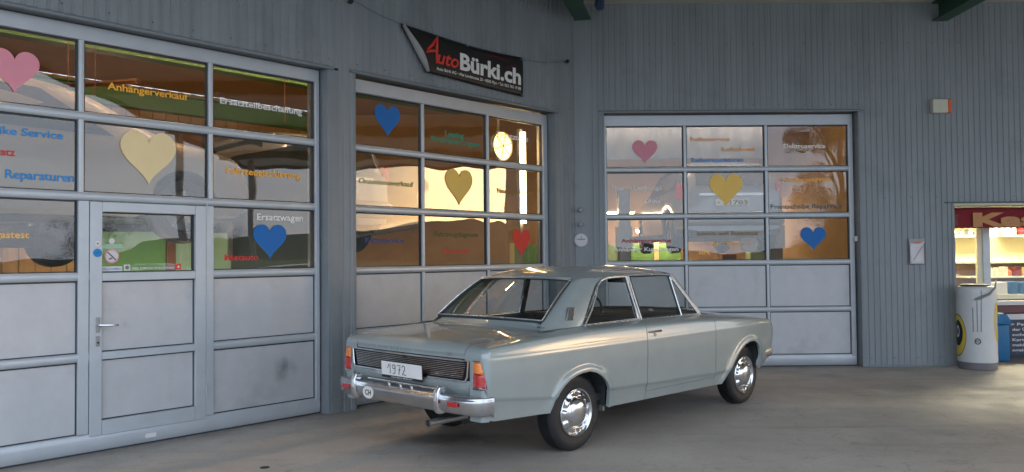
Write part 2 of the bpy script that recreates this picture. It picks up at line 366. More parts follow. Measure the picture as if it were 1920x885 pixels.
# ------------------------------------------------------------------ ground, hills
g = G(); g.poly([(-3000, -3000, -.012), (3000, -3000, -.012), (3000, 3000, -.012), (-3000, 3000, -.012)])
struct('meadow_ground', g, M['grass'])
g = G(); g.poly([(-60, -45, 0), (70, -45, 0), (70, 60, 0), (-60, 60, 0)])
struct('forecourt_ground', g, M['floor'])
g = G(); rows = []
rr = random.Random(3)
prof = [(380, 0), (430, .4), (520, .85), (640, 1), (900, .9)]
for r_, k in prof:
    row = []
    for j in range(96):
        a = 2*math.pi*j/96; hh = 15+9*math.sin(a*3+1)+6*math.sin(a*7+2)+3*math.sin(a*17)
        row.append((r_*math.cos(a), r_*math.sin(a), -2 + hh*1.05*k*(1+.04*rr.random())))
    rows.append(row)
g.grid(rows, cv=True); struct('hills', g, M['hill'], smooth=True, angle=80)

# ------------------------------------------------------------------ building
CORN = Vector((.889, 10.893, 0))
bld = thing('garage_building', 'grey-blue ribbed metal garage building with an inward corner between two facades', 'garage', CORN)
OY1, OY2 = -.16, -.18                     # facade faces, in front of the door planes
def cladding(F, u0, u1, z0, z1, y, p, name='cladding_sheet', parent=bld, depth=.009, back=.0):
    g = G(); pts = []; k0 = math.floor(u0/p)
    us = []
    for k in range(int(k0), int(math.ceil(u1/p))+1):
        b = k*p
        for a, d in ((0, 0), (.60*p, 0), (.66*p, 1), (.94*p, 1)): us.append((b+a, d))
    prof = []
    def dep(u):
        for (a, da), (b, db) in zip(us, us[1:]):
            if a <= u <= b: return da+(db-da)*(u-a)/(b-a+1e-9)
        return 0
    prof = [(u0, dep(u0))]+[(u, d) for u, d in us if u0 < u < u1]+[(u1, dep(u1))]
    nz = max(1, int((z1-z0)/1.2))
    g.grid([[F(u, y+d*depth, z0+(z1-z0)*i/nz) for u, d in prof] for i in range(nz+1)])
    return obj(name, g, M['clad'], parent)
P1, P2 = .087, .079
TOP = 5.3
# facade one (left): openings A and B
A0, A1, AT = -.55, 4.68, 3.415
B0, B1, BT = 5.02, 8.23, 3.425
UC = 8.735                                # the corner, in u of facade one
LEFT = -3.2
cladding(W1, LEFT, UC, AT+.02, TOP, OY1, P1)                        # above A (and above B, B's own strip is level enough)
cladding(W1, A1+.13, B0-.015, 0, AT+.02, OY1, P1)
cladding(W1, B1+.015, UC, 0, AT+.02, OY1, P1)
cladding(W1, LEFT, A0-.02, 0, AT+.02, OY1, P1)
# reveals and soffits of each opening
def opening(F, u0, u1, zt, oy, ledge=.03, dl=.02, wr=.13, wl=.0):
    g = G(); g.box(F, u1, u1+.03, oy-.004, .10, 0, zt); obj('reveal', g, M['flash'], bld, bevel=.003)
    g = G(); g.box(F, u0-.03, u0, oy-.004, .10, 0, zt); obj('reveal', g, M['flash'], bld, bevel=.003)
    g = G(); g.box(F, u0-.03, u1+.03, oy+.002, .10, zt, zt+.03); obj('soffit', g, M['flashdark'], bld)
    g = G(); g.prism(lambda a, b, c: F(b, a, c), [(oy-.03, zt-.004), (oy-.03, zt+.012), (oy+.01, zt+.035), (oy+.01, zt-.004)], u0-.07, u1+.20 if wr > .2 else u1+.06)
    obj('lintel_flashing', g, M['flash'], bld)
opening(W1, A0, A1, AT, OY1, wr=.13)
opening(W1, B0, B1, BT, OY1)
# smooth corner posts next to the openings
g = G(); g.box(W1, A1+.03, A1+.135, OY1-.006, OY1+.03, 0, AT); obj('corner_trim', g, M['flash'], bld, bevel=.004)
C0, C1, CT = 1.42, 4.88, 3.47
K0 = 6.165; KT = 2.17; K1 = 9.6; END2 = 10.6
UC2 = 1.03
cladding(W2, UC2, END2, CT+.02, TOP, OY2, P2, depth=.006)
cladding(W2, UC2+.16, C0-.03, 0, CT+.02, OY2, P2)
cladding(W2, C1+.03, K0-.03, 0, CT+.02, OY2, P2)
cladding(W2, K0-.03, END2, KT+.035, CT+.02, OY2, P2)
cladding(W2, K1, END2, 0, KT+.035, OY2, P2)
g = G(); g.box(W2, UC2-.02, UC2+.16, OY2-.006, OY2+.02, 0, TOP); obj('corner_trim', g, M['clad'], bld, bevel=.005)
opening(W2, C0, C1, CT, OY2)
g = G(); g.box(W2, K0-.03, K0, OY2-.004, .60, 0, KT+.03); obj('reveal', g, M['flash'], bld)
g = G(); g.box(W2, K1, K1+.03, OY2-.004, .60, 0, KT+.03); obj('reveal', g, M['flash'], bld)
g = G(); g.box(W2, K0, K1, OY2+.002, .60, KT, KT+.03); obj('soffit', g, M['cream'], bld)
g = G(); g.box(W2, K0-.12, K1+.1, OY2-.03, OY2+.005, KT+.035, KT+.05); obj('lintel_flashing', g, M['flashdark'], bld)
g = G(); g.box(W2, C1+.03, K0-.0, OY2-.006, OY2+.02, 0, .03); g.box(W2, K0-.035, K0+.004, OY2-.008, OY2+.02, 0, KT); obj('edge_trim', g, M['flash'], bld)
# facade screws
g = G()
def screw(F, u, z, y, r=.008):
    g.lathe(lambda a, b, c: F(u+a, y-c, z+b), [(0, .006), (r*.7, .006), (r, 0)], 6)
for z in (.12,):
    u = C1+.12
    while u < K0-.05: screw(W2, u, z, OY2); u += P2*4
    u = A1+.18
    while u < B0: screw(W1, u, z, OY1); u += P1*2
for u in [LEFT+.2+.35*i for i in range(34)]: screw(W1, u, AT+.10, OY1)
for u in [UC2+.3+.354*i for i in range(26)]: screw(W2, u, CT+.09 if u < 5 else KT+.12, OY2); screw(W2, u, 4.4, OY2)
obj('screw', g, M['flashdark'], bld, stuff=True)
# building side and end walls, inner shell
INN = 8.5
g = G()
def inner(Fa, u0, u1, y, z0=0, z1=4.75):
    g.poly([Fa(u0, y, z0), Fa(u1, y, z0), Fa(u1, y, z1), Fa(u0, y, z1)])
# back walls
g.box(W1, LEFT-.1, 13, INN, INN+.1, 0, 4.8); o = obj('inner_wall', g, M['tan'], bld)
g = G(); g.box(W2, -6, 5.95, INN-1.2, INN-1.1, 0, 4.79); obj('inner_wall', g, M['tan'], bld)
g = G(); g.box(W1, LEFT-.1, LEFT, -.1, INN, 0, 4.8); obj('inner_wall', g, M['tan'], bld)
g = G(); g.box(W2, 5.95, 6.05, .0, INN, 0, 4.8); obj('inner_wall', g, M['tan'], bld)
# inner faces of the facades
g = G()
for (F, a, b, c, d) in ((W1, LEFT, A0-.03, 0, 4.8), (W1, A1+.03, B0-.03, 0, 4.8), (W1, B1+.03, 8.6, 0, 4.8), (W1, A0-.03, A1+.03, AT+.03, 4.8), (W1, B0-.03, B1+.03, BT+.03, 4.8),
                        (W2, 1.15, C0-.03, 0, 4.8), (W2, C1+.03, 5.95, 0, 4.8), (W2, C0-.03, C1+.03, CT+.03, 4.8)):
    g.box(F, a, b, .0, .08, c, d)
obj('facade_lining', g, M['tan'], bld)
g = G(); g.poly([W1(LEFT, 0, 4.81), W1(8.8, 0, 4.81), W2(6.05, 0, 4.81), W2(6.05, INN, 4.81), W1(12.6, INN, 4.81), W1(LEFT, INN, 4.81)]); obj('inner_ceiling', g, M['tanceil'], bld)
g = G(); g.poly([W1(LEFT, .06, .004), W1(8.8, .06, .004), W2(5.95, .06, .004), W2(5.95, INN, .004), W1(12.6, INN, .004), W1(LEFT, INN, .004)]); struct('workshop_floor', g, M['wfloor'])
g = G(); g.poly([W1(LEFT-.1, -.16, 5.3), W1(8.735, -.16, 5.3), W2(END2, -.18, 5.3), W2(END2, 9, 5.3), W1(12.6, INN, 5.3), W1(LEFT-.1, INN, 5.3)]); obj('roof', g, M['flash'], bld)
g = G(); g.box(W2, END2-.1, END2, -.18, 9, 0, 5.3); obj('end_wall', g, M['clad'], bld)
# wall corrugation inside (the tan ribbed sheet seen through the upper panes)
for i in range(40):
    g = G(); u = 2.0+i*.25; g.box(W1, u, u+.09, INN-.03, INN, 0, 4.8)
    if i == 0: me0 = obj('wall_rib', g, M['tan'], bld)
    else:
        c = me0.copy(); col.objects.link(c); c.parent = bld
        dlt = W1(i*.25, 0, 0)-W1(0, 0, 0); c.location = dlt

# ------------------------------------------------------------------ canopy
can = thing('forecourt_canopy', 'flat forecourt canopy with cream underside and dark green steel beams above both facades', 'canopy', (7, 6, 0))
CZ = 4.955
SE, EE = 2.45, 20.0
g = G(); pl = [(-7.0, SE), (EE, SE), (EE, 16), (END2+.15, 16), (END2+.15, 10.7), (1.0, 10.78), (.78, 10.78)]
p1 = W1(LEFT, OY1-.003, 0); pl2 = [(p1.x-.3, SE), (EE, SE), (EE, 16), (END2+.3, 16), tuple(W2(END2+.2, OY2-.003, 0))[:2], tuple(W2(UC2, OY2-.003, 0))[:2], tuple(W1(LEFT, OY1-.003, 0))[:2]]
g.prism(lambda a, b, c: (a, c, b), pl2, CZ, CZ+.45)
obj('canopy_deck', g, M['ceil'], can)
g = G(); g.box(I3, p1.x-.4, EE+.08, SE-.08, SE, CZ-.10, CZ+.55); obj('fascia', g, M['blue'], can)
g = G(); g.box(I3, EE, EE+.08, SE, 16, CZ-.10, CZ+.55); obj('fascia', g, M['blue'], can)
def ibeam(p, q, w, z0, z1, m_=M['green']):
    p = Vector(p); q = Vector(q); d = (q-p).normalized(); n = Vector((-d.y, d.x, 0)); F = lambda a, b, c: p+d*a+n*b+Vector((0, 0, c)); Ln = (q-p).length
    g = G(); g.box(F, 0, Ln, -w/2, w/2, z0, z0+.02); g.box(F, 0, Ln, -w/2, w/2, z1-.02, z1); g.box(F, 0, Ln, -.012, .012, z0+.02, z1-.02)
    return obj('beam', g, m_, can)
def w2p(u, y): v = W2(u, y, 0); return (v.x, v.y, 0)
for u in (6.02, 11.2, 16.2): ibeam(w2p(u, OY2-.02), (w2p(u, 0)[0], SE+.02, 0), .20, 4.69, CZ-.003)
ibeam((.97, 10.66, 0), (-1.0, SE+.3, 0), .22, 4.66, CZ-.004)
g = G(); g.tube([(1.20, 10.66, 4.95), (1.19, 10.62, 4.83), (1.16, 10.45, 4.80), (1.10, 9.0, 4.82)], .06, 10); obj('drain_pipe', g, M['blue'], can, smooth=True)
for (x, y) in ((10.5, 3.0), (18.6, 3.0), (18.6, 14)):
    g = G(); g.box(I3, x-.09, x+.09, y-.09, y+.09, 0, CZ-.01); obj('post', g, M['steel'], can, bevel=.005)

# ------------------------------------------------------------------ sectional doors
TXT = [
('A','Anhängerverkauf',2.649,3.329,2.933,0.057,'orange'),('A','Ersatzteilbeschaffung',3.629,4.490,2.949,0.053,'white'),('A','Fahrzeuglackierung',3.691,4.470,2.316,0.059,'orange'),
('A','Ersatzwagen',3.996,4.499,1.899,0.060,'white'),('A','Mietauto',3.672,4.012,1.522,0.053,'red'),('A','Bike Service',1.824,2.317,2.486,0.056,'blue'),('A','Ersatz',1.784,1.987,2.325,0.055,'red'),
('A','Reparaturen',1.917,2.400,2.155,0.066,'blue'),('A','Abgastest',1.758,2.081,1.706,0.051,'gold'),
('B','Leasing',6.409,6.712,2.936,0.070,'green'),('B','Finanzierungen',6.189,6.977,2.864,0.056,'green'),('B','Ersatzteile',7.294,7.879,3.02,0.070,'white'),('B','Occasionsverkauf',5.172,5.926,2.319,0.053,'olive'),
('B','Neuwagen Verkauf',7.285,7.984,2.327,0.058,'brown'),('B','Klimaservice',5.252,5.774,1.695,0.056,'navy'),('B','Fahrzeugdiagnose',6.236,6.937,1.774,0.055,'darkgreen'),('B','Bremstest',6.385,6.794,1.578,0.049,'red'),
('C','Reifenservice',2.627,3.173,3.101,0.051,'peach'),('C','Reifenhotel',3.053,3.518,2.958,0.056,'peach'),('C','Reifenreparaturen',2.637,3.360,2.809,0.060,'blue'),('C','Elektroservice',3.918,4.500,2.992,0.062,'white'),
('C','Spur + Lenkungs',1.529,2.223,2.433,0.058,'white'),('C','Ohne',1.967,2.209,2.249,0.057,'white'),('C','Scheibenservice',3.843,4.568,2.532,0.057,'orange'),('C','Frontscheibe Reparatur',3.725,4.715,2.160,0.060,'grey'),
('C','Anhängerservice',1.655,2.346,1.709,0.053,'darkred'),('C','Anhänger Kupplungen',1.547,2.442,1.592,0.053,'white'),('C','Service und Reparatur',2.700,3.557,1.800,0.058,'brown'),('C','aller Marken',2.863,3.348,1.668,0.046,'gold'),('C','MFK',2.724,2.893,1.535,0.055,'gold')]
def sect_door(key, F, rz, label, ub, u0, u1, zr, ztop, zlow, zhead, wicket=None):
    """ub: pane column edges [(a,b),...]; zr: rail centres from the lowest; panes above rail 2"""
    base = F((u0+u1)/2, 0, 0); t = thing('sectional_door', label, 'garage door', base, rz, 'sectional garage doors of the workshop')
    hr = .034
    # rows: list of (z0,z1,kind)
    edges = [zlow]+list(zr)+[ztop]
    rows = []
    for i in range(len(edges)-1):
        z0 = edges[i]+(hr if i else 0); z1 = edges[i+1]-(hr if i < len(edges)-2 else 0)
        rows.append((z0, z1, 'panel' if i < 2 else 'pane'))
    def rail(z0, z1, a, b, nm='rail', y0=-.045, y1=.03, m_=M['frame'], par=t):
        g = G()
        zc = (z0+z1)/2; n = 5; prof = [(y1, z0), (y0+.02, z0)]
        for k in range(n+1):
            th = math.pi*(k/n)-math.pi/2; prof.append((y0+.012-.012*math.cos(th), zc+(z1-z0)/2*.98*math.sin(th)))
        prof += [(y0+.02, z1), (y1, z1)]
        g.prism(lambda q, b_, c: F(b_, q, c), prof, a, b); return obj(nm, g, m_, par, smooth=True, angle=50)
    wk = wicket
    for i, z in enumerate(zr):
        if wk and i < 3-1+0 and z < wk['top']:
            rail(z-hr, z+hr, u0, wk['u0']); rail(z-hr, z+hr, wk['u1'], u1)
        else: rail(z-hr, z+hr, u0, u1)
    if zwz(zr, wk): pass
    rail(.012, zlow, u0, u1, 'bottom_rail')
    g = G(); g.box(F, u0, u1, -.045, .03, ztop, zhead); obj('head_rail', g, M['frame'], t, bevel=.006)
    g = G(); g.box(F, u0, u1, -.03, .02, 0, .012); obj('bottom_seal', g, M['gasket'], t)
    # stiles at both ends
    for a, b in ((u0, ub[0][0]), (ub[-1][1], u1)):
        g = G(); g.box(F, a, b, -.049, .025, zlow-.02, ztop+.01); obj('stile', g, M['frame'], t, bevel=.006)
    # mullions
    for k in range(len(ub)-1):
        a, b = ub[k][1], ub[k+1][0]
        for (z0, z1, kind) in rows:
            if wk and z1 < wk['top']+.05: continue
            g = G(); c = (a+b)/2; w = (b-a)/2
            prof = [(c-w, .02), (c-w, -.02), (c-w*.8, -.036), (c, -.042), (c+w*.8, -.036), (c+w, -.02), (c+w, .02)]
            i0 = len(g.v); g.grid([[F(u, y, z) for u, y in prof] for z in (z0-.004, z1+.004)]); obj('mullion', g, M['frame'], t, smooth=True, angle=50)
    if wk:
        for a, b in ((ub[0][1], wk['u0']-.004), (wk['u1']+.004, ub[2][0])):
            g = G(); g.box(F, a, b, -.046, .02, zlow, zr[2] if False else wk['zt2']); obj('mullion', g, M['frame'], t, bevel=.005)
    panes = {}
    for ci, (a, b) in enumerate(ub):
        for ri, (z0, z1, kind) in enumerate(rows):
            if wk and ci == 1 and z1 < wk['top']+.05: continue
            if kind == 'panel':
                g = G(); g.box(F, a+.007, b-.007, -.012, .012, z0+.007, z1-.007); obj('infill_panel', g, M['door'], t, bevel=.002)
                g = G()
            else:
                g = G(); g.box(F, a, b, -.002, .003, z0, z1); panes[(ci, ri)] = obj('window_pane', g, M['pane'], t)
                g = G()
            for q in ((a, b, z0, z0+.009), (a, b, z1-.012, z1), (a, a+.009, z0+.009, z1-.012), (b-.009, b, z0+.009, z1-.012)):
                g.box(F, q[0], q[1], -.019, .016, q[2], q[3])
            obj('gasket', g, M['gasket'], t)
    if wk:
        w = thing_part = None
        a, b, z0, z1 = wk['u0'], wk['u1'], wk['z0'], wk['top']; pa, pb = wk['pa'], wk['pb']
        fr = G(); fr.box(F, a, pa, -.053, .02, z0, z1); fr.box(F, pb, b, -.053, .02, z0, z1)
        for q0, q1 in ((z0, wk['rows'][0][0]), (wk['rows'][0][1], wk['rows'][1][0]), (wk['rows'][1][1], wk['rows'][2][0]), (wk['rows'][2][1], z1)):
            fr.box(F, pa, pb, -.0525, .02, q0, q1)
        w = obj('wicket_door', fr, M['frame'], t, bevel=.005)
        for i, (q0, q1) in enumerate(wk['rows']):
            g = G()
            if i < 2: g.box(F, pa+.007, pb-.007, -.014, .01, q0+.007, q1-.007); obj('infill_panel', g, M['door'], w, bevel=.002)
            else: g.box(F, pa, pb, -.002, .003, q0, q1); obj('window_pane', g, M['pane'], w)
            g = G()
            for q in ((pa, pb, q0, q0+.009), (pa, pb, q1-.012, q1), (pa, pa+.009, q0+.009, q1-.012), (pb-.009, pb, q0+.009, q1-.012)):
                g.box(F, q[0], q[1], -.019, .016, q[2], q[3])
            obj('gasket', g, M['gasket'], w)
        # thin shadow gap round the wicket
        g = G(); g.box(F, a-.004, b+.004, -.02, .019, z0-.004, z0); g.box(F, a-.004, a, -.02, .019, z0, z1); g.box(F, b, b+.004, -.02, .019, z0, z1); obj('gasket', g, M['gasket'], w)
        # handle and lock plates
        g = G(); g.box(F, 2.548, 2.578, -.062, -.053, .955, 1.075); g.box(F, 2.548, 2.578, -.062, -.053, .845, .925); obj('lock_plate', g, M['steel'], w, bevel=.004)
        g = G(); g.tube([F(2.563, -.06, 1.015), F(2.563, -.105, 1.015), F(2.58, -.112, 1.014), F(2.70, -.112, 1.008)], .0095, 8); obj('handle', g, M['chrome'], w, smooth=True)
        g = G(); g.lathe(lambda p, q, c: F(2.563+p, -.062-c, .875+q), [(0, .004), (.008, .004), (.009, 0)], 12); obj('keyhole', g, M['black'], w)
        def disc(u, z, r, y, m_, nm): 
            g = G(); g.lathe(lambda p, q, c: F(u+p, y-c, z+q), [(0, .0015), (r, .0015), (r, 0)], 28); return obj(nm, g, m_, w)
        disc(2.559, 1.667, .021, -.0545, M['white'], 'round_sticker'); disc(2.559, 1.667, .007, -.0565, M['redlamp'], 'sticker_dot')
        disc(2.559, 1.592, .034, -.0545, M['t_blue'], 'round_sticker')
        g = text_on(F, 'WC', 2.545, 2.575, 1.585, .016, -.0568); obj('sticker_print', g, M['h_blue'], w)
        disc(2.688, 1.689, .024, -.004, M['paper'], 'round_sticker')
        g = G(); g.box(F, 2.612, 2.775, -.006, -.004, 1.628, 1.665); obj('opening_sticker', g, M['palegreen'], w)
        disc(2.688, 1.565, .058, -.0035, M['h_pink'], 'no_smoking_sticker'); disc(2.688, 1.565, .048, -.0055, M['paper'], 'sticker_face')
        g = G(); P = lambda p, q: (2.688+p, 1.565+q)
        g.prism(F, [P(-.036, .030), P(-.030, .036), P(.036, -.030), P(.030, -.036)], -.0085, -.0075); g.prism(F, [P(-.022, -.030), P(.004, -.018), P(.000, -.010), P(-.026, -.022)], -.0087, -.0077); obj('sticker_print', g, M['ink'], w)
        g = G(); g.box(F, 2.610, 2.770, -.006, -.004, 1.442, 1.482); obj('door_sticker', g, M['paper'], w)
        g = text_on(F, 'WILLKOMMEN', 2.618, 2.762, 1.455, .014, -.0068); obj('sticker_print', g, M['t_blue'], w)
        g = G(); g.box(F, 2.785, 2.835, -.006, -.004, 1.445, 1.495); obj('square_sticker', g, M['paper'], w)
        g = G(); g.lathe(lambda p, q, c: F(2.81+p, -.0065-c, 1.47+q), [(0, .0005), (.016, .0005), (.016, 0)], 20); obj('sticker_print', g, M['drumg'], w)
        g = text_on(F, 'WIESEL KOMPETENZ FÜR SIE UNTERWEGS', 2.85, 3.21, 1.452, .020, -.004, .01); obj('window_lettering', g, M['paper'], w)
        g = G(); g.box(F, 3.222, 3.268, -.006, -.004, 1.446, 1.494); obj('flag_sticker', g, M['h_red'], w)
        g = G(); g.box(F, 3.233, 3.257, -.0075, -.0065, 1.466, 1.474); g.box(F, 3.241, 3.249, -.0074, -.0066, 1.458, 1.482); obj('sticker_print', g, M['white'], w)
        g = G(); g.box(F, 2.945, 3.035, -.050, -.0455, .048, .085); obj('maker_sticker', g, M['paper'], t)
        for k in range(3):
            g = G(); z = wk['z0']+.2+k*.8; g.tube([F(b+.003, -.056, z), F(b+.003, -.056, z+.09)], .007, 8); obj('hinge', g, M['frame'], w)
    for (kk, s, a, b, z, h, c) in TXT:
        if kk != key: continue
        for (ci, ri), p in panes.items():
            ua, uu = ub[ci]; z0, z1, _ = rows[ri]
            if ua-.02 < (a+b)/2 < uu+.02 and z0 < z+h/2 < z1:
                g = text_on(F, s, a, b, z, h, -.0045, .024); obj('window_lettering', g, M['t_'+c], p)
    # guide track behind
    for u in (u0+.02, u1-.02):
        g = G(); g.box(F, u-.02, u+.02, .06, .10, 0, zhead); obj('guide_track', g, M['steel'], t)
    return t
def zwz(a, b): return False
H1 = .641
zrA = [.762+H1*i for i in range(4)]
wk = dict(u0=2.503, u1=3.474, z0=.132, top=2.005, zt2=2.008, pa=2.597, pb=3.377, rows=[(.25, .735), (.795, 1.365), (1.432, 1.925)])
doorA = sect_door('A', W1, RZ1, 'big grey sectional door with a walk-through wicket door, leftmost of the three', [(-.52+.0, .285), (.335, 1.333), (1.378, 2.418), (2.463, 3.503), (3.549, 4.615)][2:], 1.33, A1-.02, zrA, 3.29, .156, 3.41, wk)
zrB = [.762+H1*i for i in range(4)]
doorB = sect_door('B', W1, RZ1, 'grey sectional door below the black banner, between ribbed pillar and corner', [(5.07, 6.022), (6.066, 7.074), (7.118, 8.125)], B0+.005, B1-.02, zrB, 3.262, .156, 3.40)
zrC = [.779+.643*i for i in range(4)]
doorC = sect_door('C', W2, RZ2, 'grey sectional door behind the parked car on the right facade, facing straight out', [(1.462, 2.523), (2.566, 3.643), (3.686, 4.796)], C0+.01, C1-.02, zrC, 3.308, .160, 3.455)
smudge(M['door'], tuple(W1(4.28, -.02, .48)), .17, (.16, .15, .16), .75)
smudge(M['door'], tuple(W1(2.80, -.02, 1.0)), .12, (.22, .21, .21), .6)
# left neighbour bay beyond the frame, plain cladding
cladding(W1, A0+.02, 1.30, 0, AT-.01, OY1+.12, P1)

# ------------------------------------------------------------------ hearts behind the panes
HE = [('A',1.862,2.146,2.798,3.129,'pink'),('A',2.751,3.220,2.163,2.618,'cream'),('A',3.958,4.309,1.529,1.859,'blue'),
('B',5.383,5.733,2.838,3.188,'blue'),('B',6.409,6.849,2.138,2.569,'yellow'),('B',7.558,7.891,1.533,1.882,'red'),
('C',1.823,2.173,2.791,3.117,'pink'),('C',2.881,3.340,2.192,2.642,'yellow'),('C',4.127,4.476,1.570,1.901,'blue')]
HL = ['pink paper heart at the left edge, in the top row of the leftmost door', 'large pale cream heart in the window above the wicket door', 'blue heart under the word Ersatzwagen beside the wicket door',
 'dark blue heart in the top left pane of the door below the banner', 'tall cream-yellow heart in the middle pane of the door below the banner', 'red heart in the lower right pane just above the car roof',
 'pink heart in the top left pane of the right facade door', 'golden yellow heart in the middle pane of the right facade door', 'blue heart in the lower right pane of the right facade door']
for (k, a, b, z0, z1, c), lb in zip(HE, HL):
    F = W2 if k == 'C' else W1; pts = []
    if k == 'A' and c == 'pink': a -= .06; b += .0
    for i in range(48):
        t = 2*math.pi*i/48; x = 16*math.sin(t)**3; y = 13*math.cos(t)-5*math.cos(2*t)-2*math.cos(3*t)-math.cos(4*t)
        pts.append((a+(b-a)*(x+16)/32, z0+(z1-z0)*(y+17)/29))
    yo = -.016
    g = G(); g.prism(F, pts, yo+.006, yo+.010)
    solo('paper_heart', g, M['h_'+c], lb, 'heart decoration', F((a+b)/2, .036, z0), RZ2 if k == 'C' else RZ1, 'paper hearts on the door windows')

# ------------------------------------------------------------------ banner with a folded corner
bn = thing('banner', 'black printed advertising banner with its lower left corner folded over', 'banner', W1(6.6, OY1-.03, 3.5), RZ1)
def bw(u, z): return OY1-.022-.010*math.sin((u-5.6)*3.2)-.012*math.sin((z-3.5)*5)
TLc, TRc, BRc = (5.60, 4.055), (7.575, 4.03), (7.575, 3.535)
BLc = (6.02, 3.555)     # fold meets the lower edge
def band(u):            # top and bottom of the banner at u
    zt = 4.055+(4.03-4.055)*(u-5.6)/1.975-.035*math.sin(math.pi*(u-5.6)/1.975)
    if u < 5.95: zb = 4.02-(u-5.60)/.35*.44
    else: zb = 3.58-.045*(u-5.95)/1.6
    return zt, min(zb, zt-.002)
rows = []
us = [5.60+.35*i/14 for i in range(15)]+[5.95+1.625*i/40 for i in range(1, 41)]
for u in us:
    zt, zb = band(u); rows.append([W1(u, bw(u, zb+(zt-zb)*k/10), zb+(zt-zb)*k/10) for k in range(11)])
g = G(); g.grid(rows); fb = obj('banner_sheet', g, M['banner'], bn, smooth=True)
mod = fb.modifiers.new('s', 'SOLIDIFY'); mod.thickness = .002
g = G(); rows = []
for i in range(13):
    t = i/12; u = 5.60+.35*t; z = 4.03-.45*t; w = .16*math.sin(math.pi*min(1, t*1.0))*(.35+.65*t)
    rows.append([W1(u+(w)*k/5*.8, OY1-.035-.055*math.sin(math.pi*k/5)-.01, z+w*k/5*.35) for k in range(6)])
g.grid(rows); fo = obj('folded_corner', g, M['bannerback'], bn, smooth=True); mod = fo.modifiers.new('s', 'SOLIDIFY'); mod.thickness = .002
cv = lambda u, z: W1(u, bw(u, z)-.006, z)
def slant(u, z): return cv(u, z-.018*(u-6.6))
g = text_on(W1, 'Bürki.ch', 6.47, 7.53, 3.70, .185, 0, .035, curve=slant); obj('lettering', g, M['t_white'], bn)
g = text_on(W1, 'uto', 6.11, 6.45, 3.70, .15, 0, .02, .25, curve=slant); obj('lettering', g, M['h_red'], bn)
g = G(); st = [[(5.96, 3.83), (6.04, 3.90), (6.11, 4.00), (6.10, 3.86), (6.10, 3.70)], [(5.94, 3.80), (6.02, 3.83), (6.12, 3.84)], [(6.03, 3.76), (6.07, 3.69), (6.12, 3.70)]]
for s in (st[0], st[1]):
    g = G(); g.tube([cv(u, z) for u, z in s], [.012]+[.019]*(len(s)-2)+[.010], 6); obj('letter_stroke', g, M['h_red'], bn, smooth=True)
g = text_on(W1, 'Auto Bürki AG • Alte Landstrasse 25 • 8505 Pfyn • Tel. 052 765 19 88', 6.10, 7.53, 3.625, .034, 0, .016, curve=lambda u, z: cv(u, z-.012*(u-6.6))); obj('lettering', g, M['t_white'], bn)
g = G(); g.tube([cv(6.95, 3.93), cv(7.05, 3.96), cv(7.2, 3.945), cv(7.32, 3.93)], [.002, .006, .006, .002], 5); g.tube([cv(7.25, 3.84), cv(7.36, 3.89), cv(7.45, 3.90)], [.002, .006, .002], 5); obj('printed_swoosh', g, M['awn'], bn)
for u, z in ((7.55, 4.005), (6.6, 3.995), (5.64, 4.03), (7.55, 3.555), (6.25, 3.565)):
    g = G(); g.tube([W1(u, bw(u, z)-.004, z), W1(u, bw(u, z)-.008, z)], .010, 12); obj('eyelet', g, M['steel'], bn)
g = G(); g.tube([W1(7.56, OY1-.04, 4.00), W1(8.0, OY1-.05, 4.035), W1(8.44, OY1-.06, 4.13)], .0025, 6)
solo('cord', g, M['cord'], 'thin dark cord running from the banner to the hook near the building corner', 'cord', W1(8.0, OY1-.05, 4.0), RZ1)
g = G(); g.tube([W1(5.60, OY1-.04, 4.04), W1(5.3, OY1-.05, 4.07), W1(4.93, OY1-.06, 4.15)], .0025, 6)
solo('cord', g, M['cord'], 'thin dark cord running up left from the banner out of the picture', 'cord', W1(5.3, OY1-.05, 4.0), RZ1)
for u, lb in ((8.445, 'small black ball hook on the facade right of the banner'), (4.925, 'small black ball hook on the facade at the top edge, left of the banner')):
    g = G(); g.lathe(lambda a, b, c: W1(u+a, OY1-.055+c, 4.13+b), [(.0, -.03), (.018, -.024), (.027, -.008), (.027, .01), (.014, .025), (.008, .04), (.008, .07)], 14)
    solo('ball_hook', g, M['black'], lb, 'hook', W1(u, OY1-.05, 4.1), RZ1, 'black ball hooks of the banner cord', smooth=True)

# ------------------------------------------------------------------ small facade fittings
sr = thing('alarm_siren', 'small cream alarm box with orange strip high on the right facade', 'alarm box', W2(5.99, OY2, 3.41), RZ2)
g = G(); g.box(W2, 5.865, 6.075, OY2-.09, OY2, 3.425, 3.61); obj('housing', g, M['cream'], sr, bevel=.012)
g = G(); g.box(W2, 6.0755, 6.12, OY2-.088, OY2, 3.428, 3.607); obj('warning_lens', g, M['orange'], sr, bevel=.01)
nb = thing('notice_holder', 'small metal clip holder with a white notice sheet on the right facade', 'notice holder', W2(5.63, OY2, 1.38), RZ2)
g = G(); g.box(W2, 5.522, 5.748, OY2-.010, OY2, 1.37, 1.72); obj('backing_plate', g, M['drumg'], nb, bevel=.003)
g = G(); g.box(W2, 5.525, 5.745, OY2-.03, OY2-.010, 1.67, 1.725); obj('clip', g, M['bannerback'], nb, bevel=.004)
g = G(); g.grid([[W2(5.535+.20*i/6, OY2-.022-.012*math.sin(i*.7+k*.5), 1.385+.30*k/6) for i in range(7)] for k in range(7)]); o = obj('sheet', g, M['paper'], nb, smooth=True); o.modifiers.new('s', 'SOLIDIFY').thickness = .004
g = G(); g.box(W2, 5.60, 5.68, OY2-.04, OY2-.036, 1.665, 1.68); obj('print', g, M['orange'], nb)
g = G(); g.tube([W2(5.575, OY2-.045, 1.43), W2(5.70, OY2-.046, 1.62)], .003, 6); g.tube([W2(5.725, OY2-.045, 1.44), W2(5.725, OY2-.045, 1.66)], .005, 6); obj('pen', g, M['drumg'], nb)
